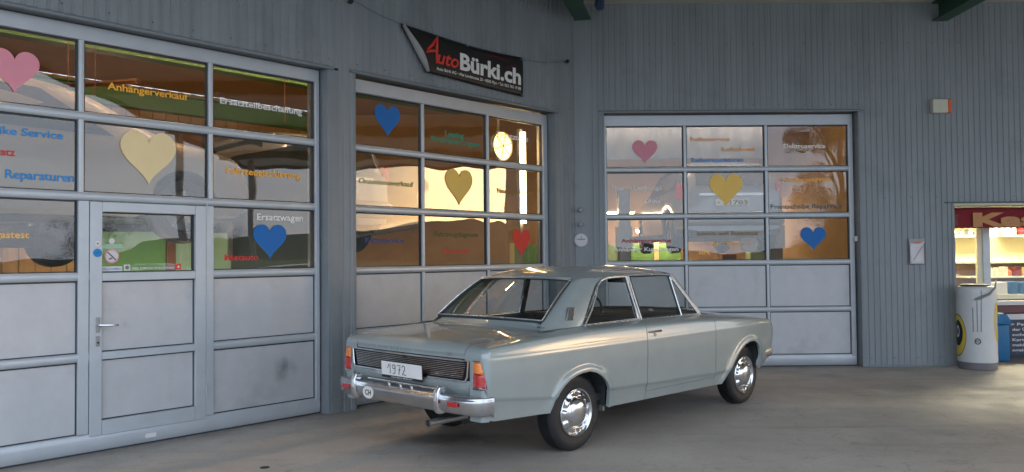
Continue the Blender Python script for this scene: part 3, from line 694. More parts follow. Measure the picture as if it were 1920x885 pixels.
g = G(); g.box(W2, 4.885, 4.912, OY2+.03, OY2+.09, 1.70, 1.775)
# push button on the reveal of the right door
g = G(); g.box(W2, 4.845, 4.878, -.10, -.05, 1.70, 1.77); solo('push_button', g, M['white'], 'small white push button box in the right reveal of the right facade door', 'switch', W2(4.86, -.08, 1.70), RZ2, bevel=.004)
ds = thing('round_vent', 'white round vent disc with a cross slot at the inward corner of the facades', 'vent disc', W1(8.70, OY1-.02, 1.66), RZ1)
g = G(); g.lathe(lambda a, b, c: W2(1.085+a, OY2-.03-c, 1.745+b), [(0, .016), (.07, .014), (.088, .006), (.092, -.02)], 28); obj('disc', g, M['paper'], ds, smooth=True)
g = G(); g.box(W2, 1.03, 1.14, OY2-.05, OY2-.047, 1.752, 1.762); g.box(W2, 1.082, 1.09, OY2-.0505, OY2-.0468, 1.763, 1.80); obj('slot', g, M['drumg'], ds)
for z, lb in ((1.965, 'lower of two small grey pipe stubs above the round vent disc'), (2.16, 'upper of two small grey pipe stubs above the round vent disc')):
    g = G(); g.tube([W2(1.085, OY2, z), W2(1.085, OY2-.04, z), W2(1.075, OY2-.07, z-.005), W2(1.06, OY2-.085, z-.03)], [.03, .03, .028, .022], 12)
    solo('pipe_stub', g, M['bannerback'], lb, 'pipe', W2(1.085, OY2-.03, z-.03), RZ2, 'pipe stubs in the corner', smooth=True)
g = G(); g.lathe(lambda a, b, c: (-1.83+a, 5.98+b, c), [(0, .006), (.03, .005), (.036, .001)], 16); solo('ground_stud', g, M['black'], 'small dark round stud in the concrete in front of the wicket door', 'stud', (-1.83, 5.98, 0))

# ------------------------------------------------------------------ the old coupe
YAW = .7651
CF = Vector((math.sin(YAW), math.cos(YAW), 0)); CR = Vector((math.cos(YAW), -math.sin(YAW), 0)); CO = Vector((-.0887, 6.9506, 0))+CR*.03
def K(x, s, z): return CO+CF*x+CR*s+Vector((0, 0, z))        # x forward from the rear axle, s to the right, z up
car = thing('vintage_coupe', 'grey-green two-door 1970s coupe parked in front of the doors, seen from the right rear', 'car', CO, math.pi/2-YAW)
def ip(x, pts):
    if x <= pts[0][0]: return pts[0][1]
    for (a, fa), (b, fb) in zip(pts, pts[1:]):
        if x <= b: return fa+(fb-fa)*(x-a)/(b-a)
    return pts[-1][1]
def ips(x, pts):     # smooth (Catmull-Rom like) interpolation
    n = len(pts)
    if x <= pts[0][0]: return pts[0][1]
    if x >= pts[-1][0]: return pts[-1][1]
    for i in range(n-1):
        a, fa = pts[i]; b, fb = pts[i+1]
        if x <= b:
            ma = (fb-pts[i-1][1])/(b-pts[i-1][0]) if i > 0 else (fb-fa)/(b-a)
            mb = (pts[i+2][1]-fa)/(pts[i+2][0]-a) if i+2 < n else (fb-fa)/(b-a)
            h = b-a; t = (x-a)/h
            return (2*t**3-3*t*t+1)*fa+(t**3-2*t*t+t)*h*ma+(-2*t**3+3*t*t)*fb+(t**3-t*t)*h*mb
ZC = [(-1.09, .882), (-.81, .900), (-.57, .915), (-.21, .930), (.10, .938), (.77, .932), (1.5, .923), (1.9, .912), (2.5, .888), (3.0, .855), (3.35, .818)]
ZL = [(-1.09, .548), (-.99, .538), (-.42, .480), (.336, .449), (.816, .435), (2.0, .396), (2.9, .40), (3.3, .46)]
ZBELT = [(-1.09, .897), (-.81, .922), (-.57, .940), (-.37, .953), (0, .966), (.9, .970), (1.9, .962), (2.1, .950), (2.6, .912), (3.0, .872), (3.35, .826)]
SBELT = [(-1.09, .66), (-.45, .66), (-.1, .715), (.2, .728), (1.9, .728), (2.15, .745), (3.35, .74)]
REARCH = [(-.405, .37), (-.385, .40), (-.355, .455), (-.315, .510), (-.26, .556), (-.20, .590), (-.13, .613), (-.05, .627), (.04, .630), (.12, .612), (.18, .586), (.235, .550), (.275, .508), (.302, .46), (.316, .41), (.320, .35), (.318, .30)]
FRARCH = [(2.125, .28), (2.16, .31), (2.22, .365), (2.28, .425), (2.34, .49), (2.40, .545), (2.47, .593), (2.55, .630), (2.64, .649), (2.73, .652), (2.80, .636), (2.85, .605), (2.885, .56), (2.905, .50), (2.912, .43), (2.908, .355)]
def plan(x):
    k = 0
    if x < -.3: k += .030*((-.3-x)/.8)**2
    if x > 2.3: k += .050*((x-2.3)/1.0)**2
    return k
def archd(x, z):
    best = 9
    for A in (REARCH, FRARCH):
        for (a, b), (c, d) in zip(A, A[1:]):
            vx, vz = c-a, d-b; t = max(0, min(1, ((x-a)*vx+(z-b)*vz)/(vx*vx+vz*vz)))
            best = min(best, math.hypot(x-a-vx*t, z-b-vz*t))
    return best
def S(x, z, flare=True):
    zl = ip(x, ZL); zc = ips(x, ZC)
    tab = [(.26, .832), (zl-.02, .853), (zl-.006, .858), (zl+.004, .866), (.70, .876), (.822, .875), (.830, .872), (zc-.012, .862), (zc, .856)]
    s = ip(z, tab); s -= plan(x)
    if x > 3.2: s -= .05*((x-3.2)/.13)**2
    if flare:
        d = archd(x, z)
        if d < .058: q = 1-d/.058; s += .017*min(1, q*1.6)**.8
    return s
XE = [(.36, 3.12), (.43, 3.19), (.50, 3.26), (.57, 3.30), (.66, 3.325), (.74, 3.33), (.80, 3.30), (.83, 3.27)]
def warp(x, z):
    if x > 3.0: return 3.0+(x-3.0)*(ip(z, XE)-3.0)/.3
    return x
ZB = [(-1.065, .43), (-1.0, .395), (-.97, .385), (-.405, .365)]
def zbot(x):
    if x <= -.405: return ip(x, ZB)
    if x < .318: return ip(x, REARCH)
    if x < 2.125: return ip(x, [(.318, .308), (2.125, .280)])
    if x < 2.908: return ip(x, FRARCH)
    return ip(x, [(2.908, .355), (3.12, .365), (3.3, .40)])
def xst(a, b):
    xs = {round(a, 4), round(b, 4)}; n = max(2, int((b-a)/.045))
    for i in range(n+1): xs.add(round(a+(b-a)*i/n, 4))
    for A in (REARCH, FRARCH):
        for i, (x, z) in enumerate(A):
            if a < x < b: xs.add(round(x, 4))
            if i and a < (x+A[i-1][0])/2 < b: xs.add(round((x+A[i-1][0])/2, 4))
    for x in (-1.06, -1.05, -1.04, -1.03, -1.015, -1.0, -.985, -.96): 
        if a < x < b: xs.add(x)
    return sorted(xs)
def sidegrid(g, a, b, sg, zlo=None, ztop_belt=True, inner=True):
    rows = []
    for x in xst(a, b):
        z0 = zbot(x) if zlo is None else max(zbot(x), zlo(x)); zl = ip(x, ZL); zc = ips(x, ZC)
        lv = [z0, z0+.010, z0+.022, z0+.036, z0+.052, z0+.065]
        ex = [zl-.02, zl-.006, zl+.004, zl+.02, .52, .56, .60, .64, .68, .72, .76, .80, .822, .830, .85, zc-.012, zc-.004, zc]
        r = []; last = z0-1
        zz = lv+ex
        cur = []
        for k, z in enumerate(zz):
            z = max(z, z0+.002*k if k else z0); z = min(z, zc-(len(zz)-1-k)*.0002)
            if cur: z = max(z, cur[-1]+.0001)
            cur.append(z)
        r = [K(warp(x, z), sg*S(x, z), z) for z in cur]
        # shoulder: convex roll from the crease to the belt
        s0 = S(x, zc); sb = ip(x, SBELT)-plan(x)*.5; zb = ips(x, ZBELT)
        if ztop_belt:
            for k in range(1, 9):
                t = k/8; q = math.sin(t*math.pi/2); w = .35*q+.65*t
                r.append(K(warp(x, zc), sg*(s0+(sb-s0)*t), zc+(zb-zc)*w+(.006*math.sin(min(1, t*6)*math.pi/2)*(1-t))))
        if inner:
            s_ = S(x, cur[0]); r = [K(warp(x, cur[0]), sg*(s_-.032), cur[0]+.006), K(warp(x, cur[0]), sg*(s_-.008), cur[0]-.002)]+r
        rows.append(r)
    g.grid(rows)
    # turned-in edges at the seams
    for rr in (rows[0], rows[-1]):
        d = [p+CR*(-sg*.02) for p in rr]; g.grid([rr, d])
    return rows
DR0, DR1 = .848, 1.988
doorb = lambda x: .368
for sg in (1, -1):
    g = G(); sidegrid(g, -1.0, DR0-.004, sg); obj('rear_quarter_panel', g, M['paint'], car, smooth=True, angle=40)
    g = G(); sidegrid(g, DR0+.004, DR1-.0035, sg, zlo=lambda x: .372-.006*(x-.85)); d = obj('door', g, M['paint'], car, smooth=True, angle=40)
    if sg == 1: car_door = d
    else: car_door_l = d
    g = G(); sidegrid(g, DR1+.003, 3.30, sg); obj('front_fender', g, M['paint'], car, smooth=True, angle=40)
    # sill below the door
    g = G(); rows = []
    for i in range(12):
        x = DR0+(DR1-DR0)*i/11; zb = zbot(x); zt_ = .369-.006*(x-.85); rows.append([K(x, sg*.72, zb+.01), K(x, sg*(S(x, zb)-.02), zb-.002)]+[K(x, sg*S(x, zb+(zt_-zb)*q), zb+(zt_-zb)*q) for q in (0, .25, .5, .75, 1)]+[K(x, sg*.80, zt_+.002)])
    g.grid(rows); obj('sill', g, M['paint'], car, smooth=True, angle=40)
    # door handle
    g = G(); hz = .872
    g.tube([K(.885, sg*.862, hz), K(.895, sg*.892, hz+.003), K(.94, sg*.898, hz+.004), K(1.02, sg*.898, hz+.003), K(1.035, sg*.866, hz)], [.010, .010, .009, .009, .011], 8)
    obj('handle', g, M['chrome'], car_door if sg == 1 else car_door_l, smooth=True)
    g = G(); g.lathe(lambda a, b, c: K(.965+a, sg*(.866+c), hz-.028+b), [(0, .012), (.012, .012), (.015, .0)], 14); obj('lock_button', g, M['chrome'], car_door if sg == 1 else car_door_l, smooth=True)
# inner body: keeps the seams and wheel houses dark
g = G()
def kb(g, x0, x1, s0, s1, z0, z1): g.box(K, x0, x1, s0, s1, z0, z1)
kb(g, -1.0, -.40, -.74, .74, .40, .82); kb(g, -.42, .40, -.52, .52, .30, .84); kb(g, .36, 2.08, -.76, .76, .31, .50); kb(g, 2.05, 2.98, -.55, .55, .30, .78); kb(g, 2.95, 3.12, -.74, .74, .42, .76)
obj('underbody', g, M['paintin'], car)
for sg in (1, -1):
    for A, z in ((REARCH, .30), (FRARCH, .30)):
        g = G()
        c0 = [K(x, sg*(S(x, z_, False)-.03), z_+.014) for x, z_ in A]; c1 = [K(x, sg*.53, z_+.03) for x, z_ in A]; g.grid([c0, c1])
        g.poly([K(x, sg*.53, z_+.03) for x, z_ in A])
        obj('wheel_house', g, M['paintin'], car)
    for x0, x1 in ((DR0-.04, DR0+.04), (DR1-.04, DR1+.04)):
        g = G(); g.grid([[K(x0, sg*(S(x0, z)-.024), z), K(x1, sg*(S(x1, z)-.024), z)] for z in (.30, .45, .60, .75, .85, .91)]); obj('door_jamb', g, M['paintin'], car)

# deck, boot lid, cowls, bonnet
def deckz(x, s, crown=.020):
    sb = ip(x, SBELT)-plan(x)*.5; return ips(x, ZBELT)+crown*(1-min(1, abs(s)/sb)**2)
def xrear(s): return -1.052-.030*(1-(min(1, abs(s)/.85))**2)
def sgrid(xs, ws, f): return [[f(x, w) for w in ws] for x in xs]
W21 = [-1+2*i/24 for i in range(25)]
HWR = .645
rows = []
for x in [-.315-.67*i/18 for i in range(19)]:
    hw = ip(x, SBELT)-plan(x)*.5-.004; hw = hw+(HWR-.003-hw)*max(0, (-.85-x)/.135)
    rows.append([K(x, w*hw, deckz(x, w*hw)) for w in W21])
for k in range(1, 9):
    a = k/8*math.pi/2; hw = HWR-.003
    rows.append([K(-.985+(xrear(w*hw)+.985)*math.sin(a), w*hw, deckz(-.985, w*hw)-(deckz(-.985, w*hw)-.84)*(1-math.cos(a))) for w in W21])
for z in (.835, .823, .812):
    rows.append([K(xrear(w*HWR)+.004, w*(HWR-.003), z) for w in W21])
g = G(); g.grid(rows); obj('boot_lid', g, M['paint'], car, smooth=True, angle=50)
# tail caps: from the lid edge across the lamp and round the corner to the side panel
SC = .785
def cpt(q, z):       # q < SC: s on the flat rear face, beyond: corner arc, q-SC in radians
    if q <= SC: return xrear(q), q
    a = min(q-SC, math.pi/2); x0 = xrear(SC); s1 = S(-1.0, z)
    return -1.0+(x0+1.0)*math.cos(a), SC+(s1-SC)*math.sin(a)
for sg in (1, -1):
    rows = []; QF = [0, .25, .5, .75, 1]; QA = [math.pi/2*i/10 for i in range(1, 11)]
    for z in (.385, .42, .50, .575, .62, .66, .70, .74, .78, .802, .8025, .82, .84):
        s0 = .692 if z < .8022 else HWR; row = []
        for q in [s0+(SC-s0)*t for t in QF]+[SC+a for a in QA]:
            x, s_ = cpt(q, min(z, .86)); row.append(K(x, sg*s_, z))
        rows.append(row)
    n = len(rows[0])
    def shz(t): return ips(-1.0, ZC)+(ips(-1.0, ZBELT)-ips(-1.0, ZC))*t
    top = []
    for i in range(n):
        sp_ = HWR+(S(-1.0, .885)-HWR)*i/(n-1); t = 1-(sp_-HWR)/(S(-1.0, .885)-HWR)
        top.append((sp_, shz(.35*math.sin(t*math.pi/2)+.65*t)))
    for k in range(1, 8):
        a = k/7*math.pi/2; row = []
        for i, q in enumerate([HWR+(SC-HWR)*t for t in QF]+[SC+a_ for a_ in QA]):
            x, s_ = cpt(q, .86); sp_, zt = top[i]; f = 1-math.cos(a)
            zz = .84+(zt-.84)*math.sin(a); row.append(K(x+(-.985-x)*f*(1 if i < n-1 else 1)*(1.0), sg*(s_+(sp_-s_)*f), zz))
        rows.append(row)
    rows.append([K(-1.0+.002, sg*sp_, zt) for sp_, zt in top])
    g = G(); g.grid(rows); obj('tail_corner', g, M['paint'], car, smooth=True, angle=40)
g = G()
ss = [-.84+1.68*i/28 for i in range(29)]
g.grid([[K(xrear(s)+.004+dx, s, z) for s in ss] for z, dx in ((.660, 0), (.640, -.004), (.615, 0), (.58, .01), (.55, .03), (.45, .05), (.41, .08))])
obj('rear_panel', g, M['paint'], car, smooth=True)
g = G(); g.grid([[K(xrear(s)+.022, s, z) for s in ss] for z in (.83, .64)]); obj('grille_back', g, M['black'], car)
# grille frame, bars
def rp(s, z, d=0): return K(xrear(s)-d, s, z)
gt, gb = .800, .656; st_, sb_ = .688, .655
fr_pts = [rp(s, gt, .010) for s in [-st_+2*st_*i/20 for i in range(21)]]+[rp(sb_+.02, gb+.03, .010), rp(sb_, gb, .010)]+[rp(s, gb, .010) for s in [sb_-2*sb_*i/20 for i in range(1, 20)]]+[rp(-sb_, gb, .010), rp(-sb_-.02, gb+.03, .010)]
g = G(); g.tube(fr_pts, .0075, 8, closed=True); obj('grille_frame', g, M['chrome'], car, smooth=True)
nb_ = 9; barme = None
for i in range(nb_):
    z = gb+.020+(gt-gb-.040)*i/(nb_-1); h = st_-.03-(st_-sb_)*(1-i/(nb_-1))
    g = G(); g.tube([rp(s, z, .003) for s in [-h+2*h*k/16 for k in range(17)]], .0036, 6); obj('grille_bar', g, M['chromeb'], car, smooth=True)
g = G(); g.box(lambda a, b, c: rp(a, c, b), -.012, .012, -.004, .012, gt-.022, gt+.012); obj('lock_button', g, M['black'], car, bevel=.003)
# letters along the lid's rear face, and a small badge
for ch, s in zip('FORD', (-.36, -.21, -.07, .09)):
    vs, fs = text_geo(ch, .01); g = G(); g.v = [rp(s+v.x*.030, .826+v.y*.030, .004) for v in vs]; g.f = fs; obj('badge_letter', g, M['chrome'], car)
vs, fs = text_geo('20M', .01); g = G(); g.v = [rp(.44+v.x*.040, .828+v.y*.034, .0045) for v in vs]; g.f = fs; obj('model_badge', g, M['chrome'], car)
# tail lamps: amber over red, chrome rim
for sg in (1, -1):
    def lp(t, z, d):
        qo = SC+R(12)+(.80-z)/.18*R(42); q0 = .730; L1 = SC-q0; L2 = (qo-SC)*.06; w_ = t*(L1+L2)
        q = q0+w_ if w_ <= L1 else SC+(w_-L1)/.06
        x, s_ = cpt(q, z); a_ = max(0, q-SC)
        return K(x-d*math.cos(a_), sg*(s_+d*math.sin(a_)), z)
    for nm, z0, z1, m_ in (('indicator_lens', .718, .796, 'ambert'), ('tail_lens', .622, .715, 'redt')):
        g = G(); T = [0, .08, .25, .5, .7, .85, 1]
        zz = [z0, z0+.006]+[z0+(z1-z0)*k/5 for k in range(1, 5)]+[z1-.006, z1]
        rows = [[lp(t, z, .022*math.sin(math.pi*min(1, max(0, .12+t*.8)))*(.6 if z in (z0, z1) else 1)) for t in T] for z in zz]
        g.grid(rows); g.grid([[lp(t, z0, -.01) for t in T], rows[0]]); g.grid([[lp(t, z1, -.01) for t in T], rows[-1]]); g.grid([[lp(0, z, -.01) for z in zz], [r[0] for r in rows]])
        obj(nm, g, M[m_], car, smooth=True, angle=40)
    g = G(); g.tube([lp(t, z, .006) for t, z in ((0, .804), (.5, .804), (1, .804))], .006, 6); g.tube([lp(t, .614, .008) for t in (0, .5, 1)], .007, 6); g.tube([lp(-.03, z, .004) for z in (.80, .70, .62)], .004, 6); obj('lamp_rim', g, M['chrome'], car, smooth=True)
    # red reflector on the bumper
    # bumper overrider
# bumper: swept section
def path():
    P = []
    for i in range(25): s = -.78+1.56*i/24; P.append((xrear(s)-.035, s))
    R_ = []
    for k in range(1, 7):
        a = k/6*math.pi/2; R_.append((xrear(.78)-.035+.080*(1-math.cos(a)), .78+.056*math.sin(a)))
    tail = [(-.985, .843)]
    right = R_+tail; left = [(x, -s) for x, s in reversed(right)]
    return left+P+right
PT = path()
def sweep(prof, P=PT):
    rows = []
    n = len(P)
    for i, (x, s) in enumerate(P):
        a = P[max(0, i-1)]; b = P[min(n-1, i+1)]; tx, ts = b[0]-a[0], b[1]-a[1]; l = math.hypot(tx, ts); nx, nsv = -ts/l, tx/l
        if nx > 0 and False: nx, nsv = -nx, -nsv
        side = min(1, max(0, (abs(s)-.70)/.14)); 
        rows.append([K(x+nx*d*(1-.70*side), s+nsv*d*(1-.70*side), z) for d, z in prof])
    return rows
bp = [(-.03, .558), (.02, .560), (.040, .558), (.048, .552), (.050, .546), (.054, .540), (.059, .537), (.062, .530), (.063, .520), (.058, .492), (.052, .466), (.045, .446), (.036, .436), (.02, .430), (-.02, .434)]
g = G(); g.grid(sweep(bp)); obj('rear_bumper', g, M['chromeb'], car, smooth=True, angle=60)
g = G()
for s in (-.505, .49):
    def ov(a, b, c): return K(xrear(s)-.035-b, s+a, c)
    h = G(); h.prism(lambda a, b, c: ov(b, a, c), [(.02, .43), (.075, .425), (.098, .45), (.106, .52), (.100, .585), (.082, .618), (.045, .622), (.02, .60)], -.026, .026)
    obj('overrider', h, M['chrome'], car, bevel=.008, smooth=True, angle=40, segs=3)
    h = G(); h.prism(lambda a, b, c: ov(b, a, c), [(.10, .455), (.112, .52), (.106, .58), (.10, .58)], -.010, .010); obj('overrider_pad', h, M['white'] if False else M['chrome'], car, bevel=.003)
for s in (-.645, .625):
    h = G(); h.box(lambda a, b, c: K(xrear(s)-.035-b, s+a, c), -.052, .052, .062, .078, .487, .522); obj('reflector', h, M['redt'], car, bevel=.005)
for s in (-.12, .02, .15):
    h = G(); h.tube([K(xrear(s)-.06, s, .566), K(xrear(s)-.075, s+.0, .590)], [.012, .008], 8); obj('plate_lamp', h, M['chrome'], car, smooth=True)
h = G(); h.tube([K(xrear(s)-.03, s, .585) for s in [-.44+.88*k/12 for k in range(13)]], .010, 8); obj('rear_rail', h, M['chrome'], car, smooth=True)
# oval country sticker
def stick(s, z, d): return K(xrear(s)-.035-.0625-d, s, z)
g = G(); n = 28; pts = [(-.345+.072*math.cos(2*math.pi*i/n), .487+.047*math.sin(2*math.pi*i/n)) for i in range(n)]
g.prism(lambda a, b, c: stick(a, c, b), pts, 0, .002); cst = obj('country_sticker', g, M['plate'], car)
vs, fs = text_geo('CH', .03); x1 = max(v.x for v in vs); g = G(); g.v = [stick(-.345+(v.x/x1-.5)*.082, .468+v.y*.056, .003) for v in vs]; g.f = fs; obj('sticker_print', g, M['ink'], cst)
# number plate
def pl_(s, z, d): return K(xrear(.02)-.035-d-(z-.68)*.05, s, z)
g = G(); g.box(lambda a, b, c: pl_(a, c, b), -.250, .243, -.004, .0, .612, .738); plh = obj('plate_holder', g, M['black'], car, bevel=.004)
g = G(); g.box(lambda a, b, c: pl_(a, c, b), -.245, .238, .0005, .004, .632, .736); plt = obj('number_plate', g, M['plate'], car, bevel=.002)
def stroke(g, P): g.tube([pl_(-.165+x*.052, .648+y*.070, .0055) for x, y in P], .0028, 6)
g = G()
stroke(g, [(0, .55), (.35, .98), (.62, 1.0), (.60, .5), (.58, 0)])
stroke(g, [(1.75, .85), (1.55, 1.0), (1.2, .95), (1.12, .7), (1.35, .52), (1.7, .62), (1.8, .9), (1.78, .5), (1.7, .12), (1.5, .0), (1.25, .05)])
stroke(g, [(2.25, .95), (3.0, 1.0), (2.75, .5), (2.6, 0)]); stroke(g, [(2.45, .48), (2.98, .52)])
stroke(g, [(3.35, .8), (3.6, 1.0), (3.95, .92), (4.0, .65), (3.7, .3), (3.4, .02), (3.8, .04), (4.25, .0)])
obj('plate_number', g, M['ink'], plt, smooth=True)
vs, fs = text_geo('Auto Bürki Müllheim', .01); x1 = max(v.x for v in vs); g = G(); g.v = [pl_(-.13+v.x/x1*.25, .617+v.y*.014, .0006) for v in vs]; g.f = fs; obj('holder_print', g, M['plate'], plh)
# exhaust
g = G(); pe = [K(-1.12, .305, .325), K(-.95, .33, .335), K(-.72, .36, .34), K(-.45, .36, .36)]; g.tube(pe, .026, 14, caps=False); g.tube([K(-1.12, .305, .325), K(-.9, .338, .336)], .022, 14, caps=False); obj('exhaust_pipe', g, M['exh'], car, smooth=True)
g = G(); g.tube([K(-.78, .30, .34), K(-.78, .30, .34)+CF*.02, K(-.35, .34, .33)], [.03, .075, .075], 14); g.tube([K(0, -.68, .31), K(0, .68, .31)], .045, 10); g.tube([K(-.55, .72, .36), K(.1, .60, .29)], .018, 8); g.tube([K(-.95, .55, .37), K(-.86, .66, .35), K(-.76, .5, .37)], .02, 8); obj('running_gear', g, M['paintin'], car, smooth=True)
# dark wheel-well flap stub behind rear wheel
g = G(); g.box(K, .325, .34, .72, .79, .27, .33); obj('jacking_point', g, M['steel'], car)

# cowl behind the rear window, rear window, roof
def rearbase(s): return -.205-.055*(1-(s/.62)**2), 1.012+.012*(1-(s/.62)**2)
def reartop(s): return .262-.045*(1-(s/.53)**2)-.0, 1.328+.012*(1-(s/.53)**2)
rows = []
for k in range(7):
    t = k/6; row = []
    for w in W21:
        hw = .66+.0*t; s = w*hw; bx, bz = rearbase(max(-.62, min(.62, s)))
        x = -.311+(bx+.311)*t; z0 = deckz(-.311, s); e = max(0, (abs(s)-.56)/.10); zt = bz-.070*min(1, e)**1.5
        row.append(K(x, s, z0+(zt-z0)*(t**1.15)))
    rows.append(row)
g = G(); g.grid(rows); obj('rear_cowl', g, M['paint'], car, smooth=True, angle=60)
# rear glass
def rg(w, t, d=0):
    b = rearbase(w*.612); tp = reartop(w*.525); x = b[0]+(tp[0]-b[0])*t; z = b[1]+(tp[1]-b[1])*t+.018*math.sin(math.pi*t); s = w*(.612+(.525-.612)*t)
    return K(x-d*.55, s, z+d*.8)
g = G(); g.grid([[rg(w, .03+.94*k/8) for w in [-.985+1.97*i/20 for i in range(21)]] for k in range(9)]); obj('rear_window', g, M['carglass'], car, smooth=True)
loop = [rg(-1+2*i/20, 0, .006) for i in range(21)]+[rg(1, k/10, .006) for k in range(1, 10)]+[rg(1-2*i/20, 1, .006) for i in range(21)]+[rg(-1, 1-k/10, .006) for k in range(1, 10)]
g = G(); g.tube(loop, .014, 8, closed=True); obj('window_rubber', g, M['gasket'], car, smooth=True)
loop2 = [rg(-1.01+2.02*i/20, -.0, .020) for i in range(21)]+[rg(1.01, k/10, .020) for k in range(1, 10)]+[rg(1.01-2.02*i/20, 1.0, .020) for i in range(21)]+[rg(-1.01, 1-k/10, .020) for k in range(1, 10)]
g = G(); g.tube(loop2, .0055, 6, closed=True); obj('window_trim', g, M['trimc'], car, smooth=True)
# side glass plane
def sgz(z): return .724-.305*(z-.965)
def kg(x, z, d=0): return K(x, sgz(z)+d, z)
ROOFZ0 = [(.215, 1.338), (.27, 1.372), (.34, 1.398), (.45, 1.420), (.60, 1.437), (.8, 1.448), (1.0, 1.450), (1.25, 1.444), (1.45, 1.430), (1.58, 1.414), (1.66, 1.396), (1.70, 1.380)]
def roofedge(x): return ips(x, [(.2, .540), (.30, .578), (.45, .602), (.7, .612), (1.3, .612), (1.5, .604), (1.64, .590), (1.70, .575)]), ips(x, [(.2, 1.322), (.30, 1.338), (.45, 1.347), (.7, 1.354), (1.2, 1.356), (1.5, 1.352), (1.64, 1.342), (1.70, 1.335)])
rows = []
for i in range(33):
    x = .222+(1.668-.222)*i/32
    # plan-curved ends
    row = []
    se, ze = roofedge(x); z0 = ips(x, ROOFZ0)
    for w in [-1+2*j/32 for j in range(33)]:
        endc = 0
        if x < .45: endc = -.045*(1-w*w)*(.45-x)/.23+.0
        if x > 1.4: endc = .05*(1-w*w)*(x-1.4)/.27
        f = (1-abs(w)**3.2)
        row.append(K(x+endc, w*se, ze+(z0-ze)*f))
    rows.append(row)
g = G(); g.grid(rows); obj('roof', g, M['paint'], car, smooth=True, angle=60)
for sg in (1, -1):
    def kq(x, z, d=0, sg=sg): return K(x, sg*(sgz(z)+d), z)
    # C pillar
    A = [(.150, .722, .962), (.02, .728, .962), (-.10, .722, .966), (-.17, .700, .978), (-.205, .660, .995), (-.212, .618, 1.010)]
    B = [(.585, .610, 1.344), (.47, .603, 1.346), (.36, .590, 1.344), (.30, .572, 1.340), (.268, .548, 1.334), (.250, .528, 1.330)]
    rows = []
    for k in range(17):
        t = k/16; row = []
        for j, (a, b) in enumerate(zip(A, B)):
            xa = a[0]+(b[0]-a[0])*t; 
            if j == 0: xa = ips(t, [(0, .150), (.35, .262), (.7, .385), (.86, .452), (.93, .505), (1, .60)])
            if j == 1: xa = ips(t, [(0, .02), (.35, .14), (.7, .29), (.9, .40), (1, .50)])
            row.append(K(xa, sg*(a[1]+(b[1]-a[1])*t+.006*math.sin(math.pi*t)), a[2]+(b[2]-a[2])*t))
        rows.append(row)
    # refine along the row with smooth interpolation
    fine = []
    for row in rows:
        fr_ = []
        for j in range(len(row)-1):
            p0 = row[max(0, j-1)]; p1 = row[j]; p2 = row[j+1]; p3 = row[min(len(row)-1, j+2)]
            for q in range(4):
                t = q/4; fr_.append(.5*((2*p1)+(-p0+p2)*t+(2*p0-5*p1+4*p2-p3)*t*t+(-p0+3*p1-3*p2+p3)*t**3))
        fr_.append(row[-1]); fine.append(fr_)
    g = G(); g.grid(fine); 
    # lower fillet down on the shoulder
    foot = [K(v[0], sg*(v[1]+w_), v[2]+h_) for v, w_, h_ in zip(A, (.012, .016, .012, .012, .010, .0), (-.022, -.022, -.022, -.03, -.03, -.03))]
    cp_ = obj('c_pillar', g, M['paint'], car, smooth=True, angle=60)
    g = G(); g.grid([[K(v[0], sg*(v[1]-.004), v[2]+.003) for v in A], [K(v[0]-(.075 if j > 2 else .04 if j == 2 else .0), sg*(v[1]+(.014 if j < 3 else .01)), .938) for j, v in enumerate(A)]]); obj('pillar_foot', g, M['paint'], cp_, smooth=True)
    # belt strip behind the quarter window
    g = G(); g.tube([K(-.36, sg*.715, .952), K(-.30, sg*.735, .958), K(-.1, sg*.742, .960), K(.14, sg*.740, .962)], .0065, 6); obj('belt_strip', g, M['chromeb'], car, smooth=True)
    g = G(); g.tube([K(-.375, sg*.722, .948), K(-.28, sg*.750, .950), K(-.1, sg*.756, .950), K(.14, sg*.752, .952)], .005, 6); obj('belt_groove', g, M['gasket'], car, smooth=True)
    # louvre in the pillar
    vq = [(-.035, 1.022), (.045, 1.022), (.105, 1.118), (.025, 1.118)]
    g = G(); g.tube([kq(x, z, .006) for x, z in vq], .0055, 6, closed=True); lv = obj('air_vent', g, M['chromeb'], cp_, smooth=True)
    g = G(); g.poly([kq(x, z, .0045) for x, z in vq]); obj('vent_back', g, M['paintin'], cp_)
    for i in range(4):
        a = .2+.2*i; g = G(); g.tube([kq(-.035+.08*a, 1.022, .007), kq(.025+.08*a, 1.118, .007)], .003, 5); obj('vent_bar', g, M['steel'], cp_)
    # side windows
    QW = [(.162, .967), (.935, .974), (.925, 1.345), (.72, 1.345), (.61, 1.337), (.535, 1.316), (.470, 1.272)]
    DW = [(1.000, .975), (1.612, .975), (1.588, 1.322), (1.560, 1.345), (.968, 1.350)]
    VW = [(1.635, .975), (1.925, .970), (1.660, 1.285), (1.625, 1.318), (1.610, 1.320)]
    for nm, P, w in (('quarter_window', QW, .012), ('door_window', DW, .009), ('vent_window', VW, .007)):
        g = G(); g.poly([kq(x, z, -.012) for x, z in P]); obj(nm, g, M['carglass'], car if nm == 'quarter_window' else (car_door if sg == 1 else car_door_l))
        g = G(); g.tube([kq(x, z, -.004) for x, z in P], w, 8, closed=True)
        if nm != 'door_window': obj('window_trim', g, M['trimc'], car, smooth=True, angle=60)
        else: obj('window_rubber', g, M['gasket'], car, smooth=True)
    g = G(); g.tube([kq(.165, .958, .004), kq(.94, .966, .004)], .014, 8); g.tube([kq(.96, .964, .003), kq(1.95, .962, .003)], .009, 8); obj('belt_trim', g, M['trimc'], car, smooth=True)
    # B pillar strips
    g = G(); g.box(lambda a, b, c: K(.962+a-.038*(c-.96), sg*(sgz(c)+b), c), -.026, .026, -.03, -.006, .962, 1.35); obj('b_pillar', g, M['trim'], car)
    g = G()
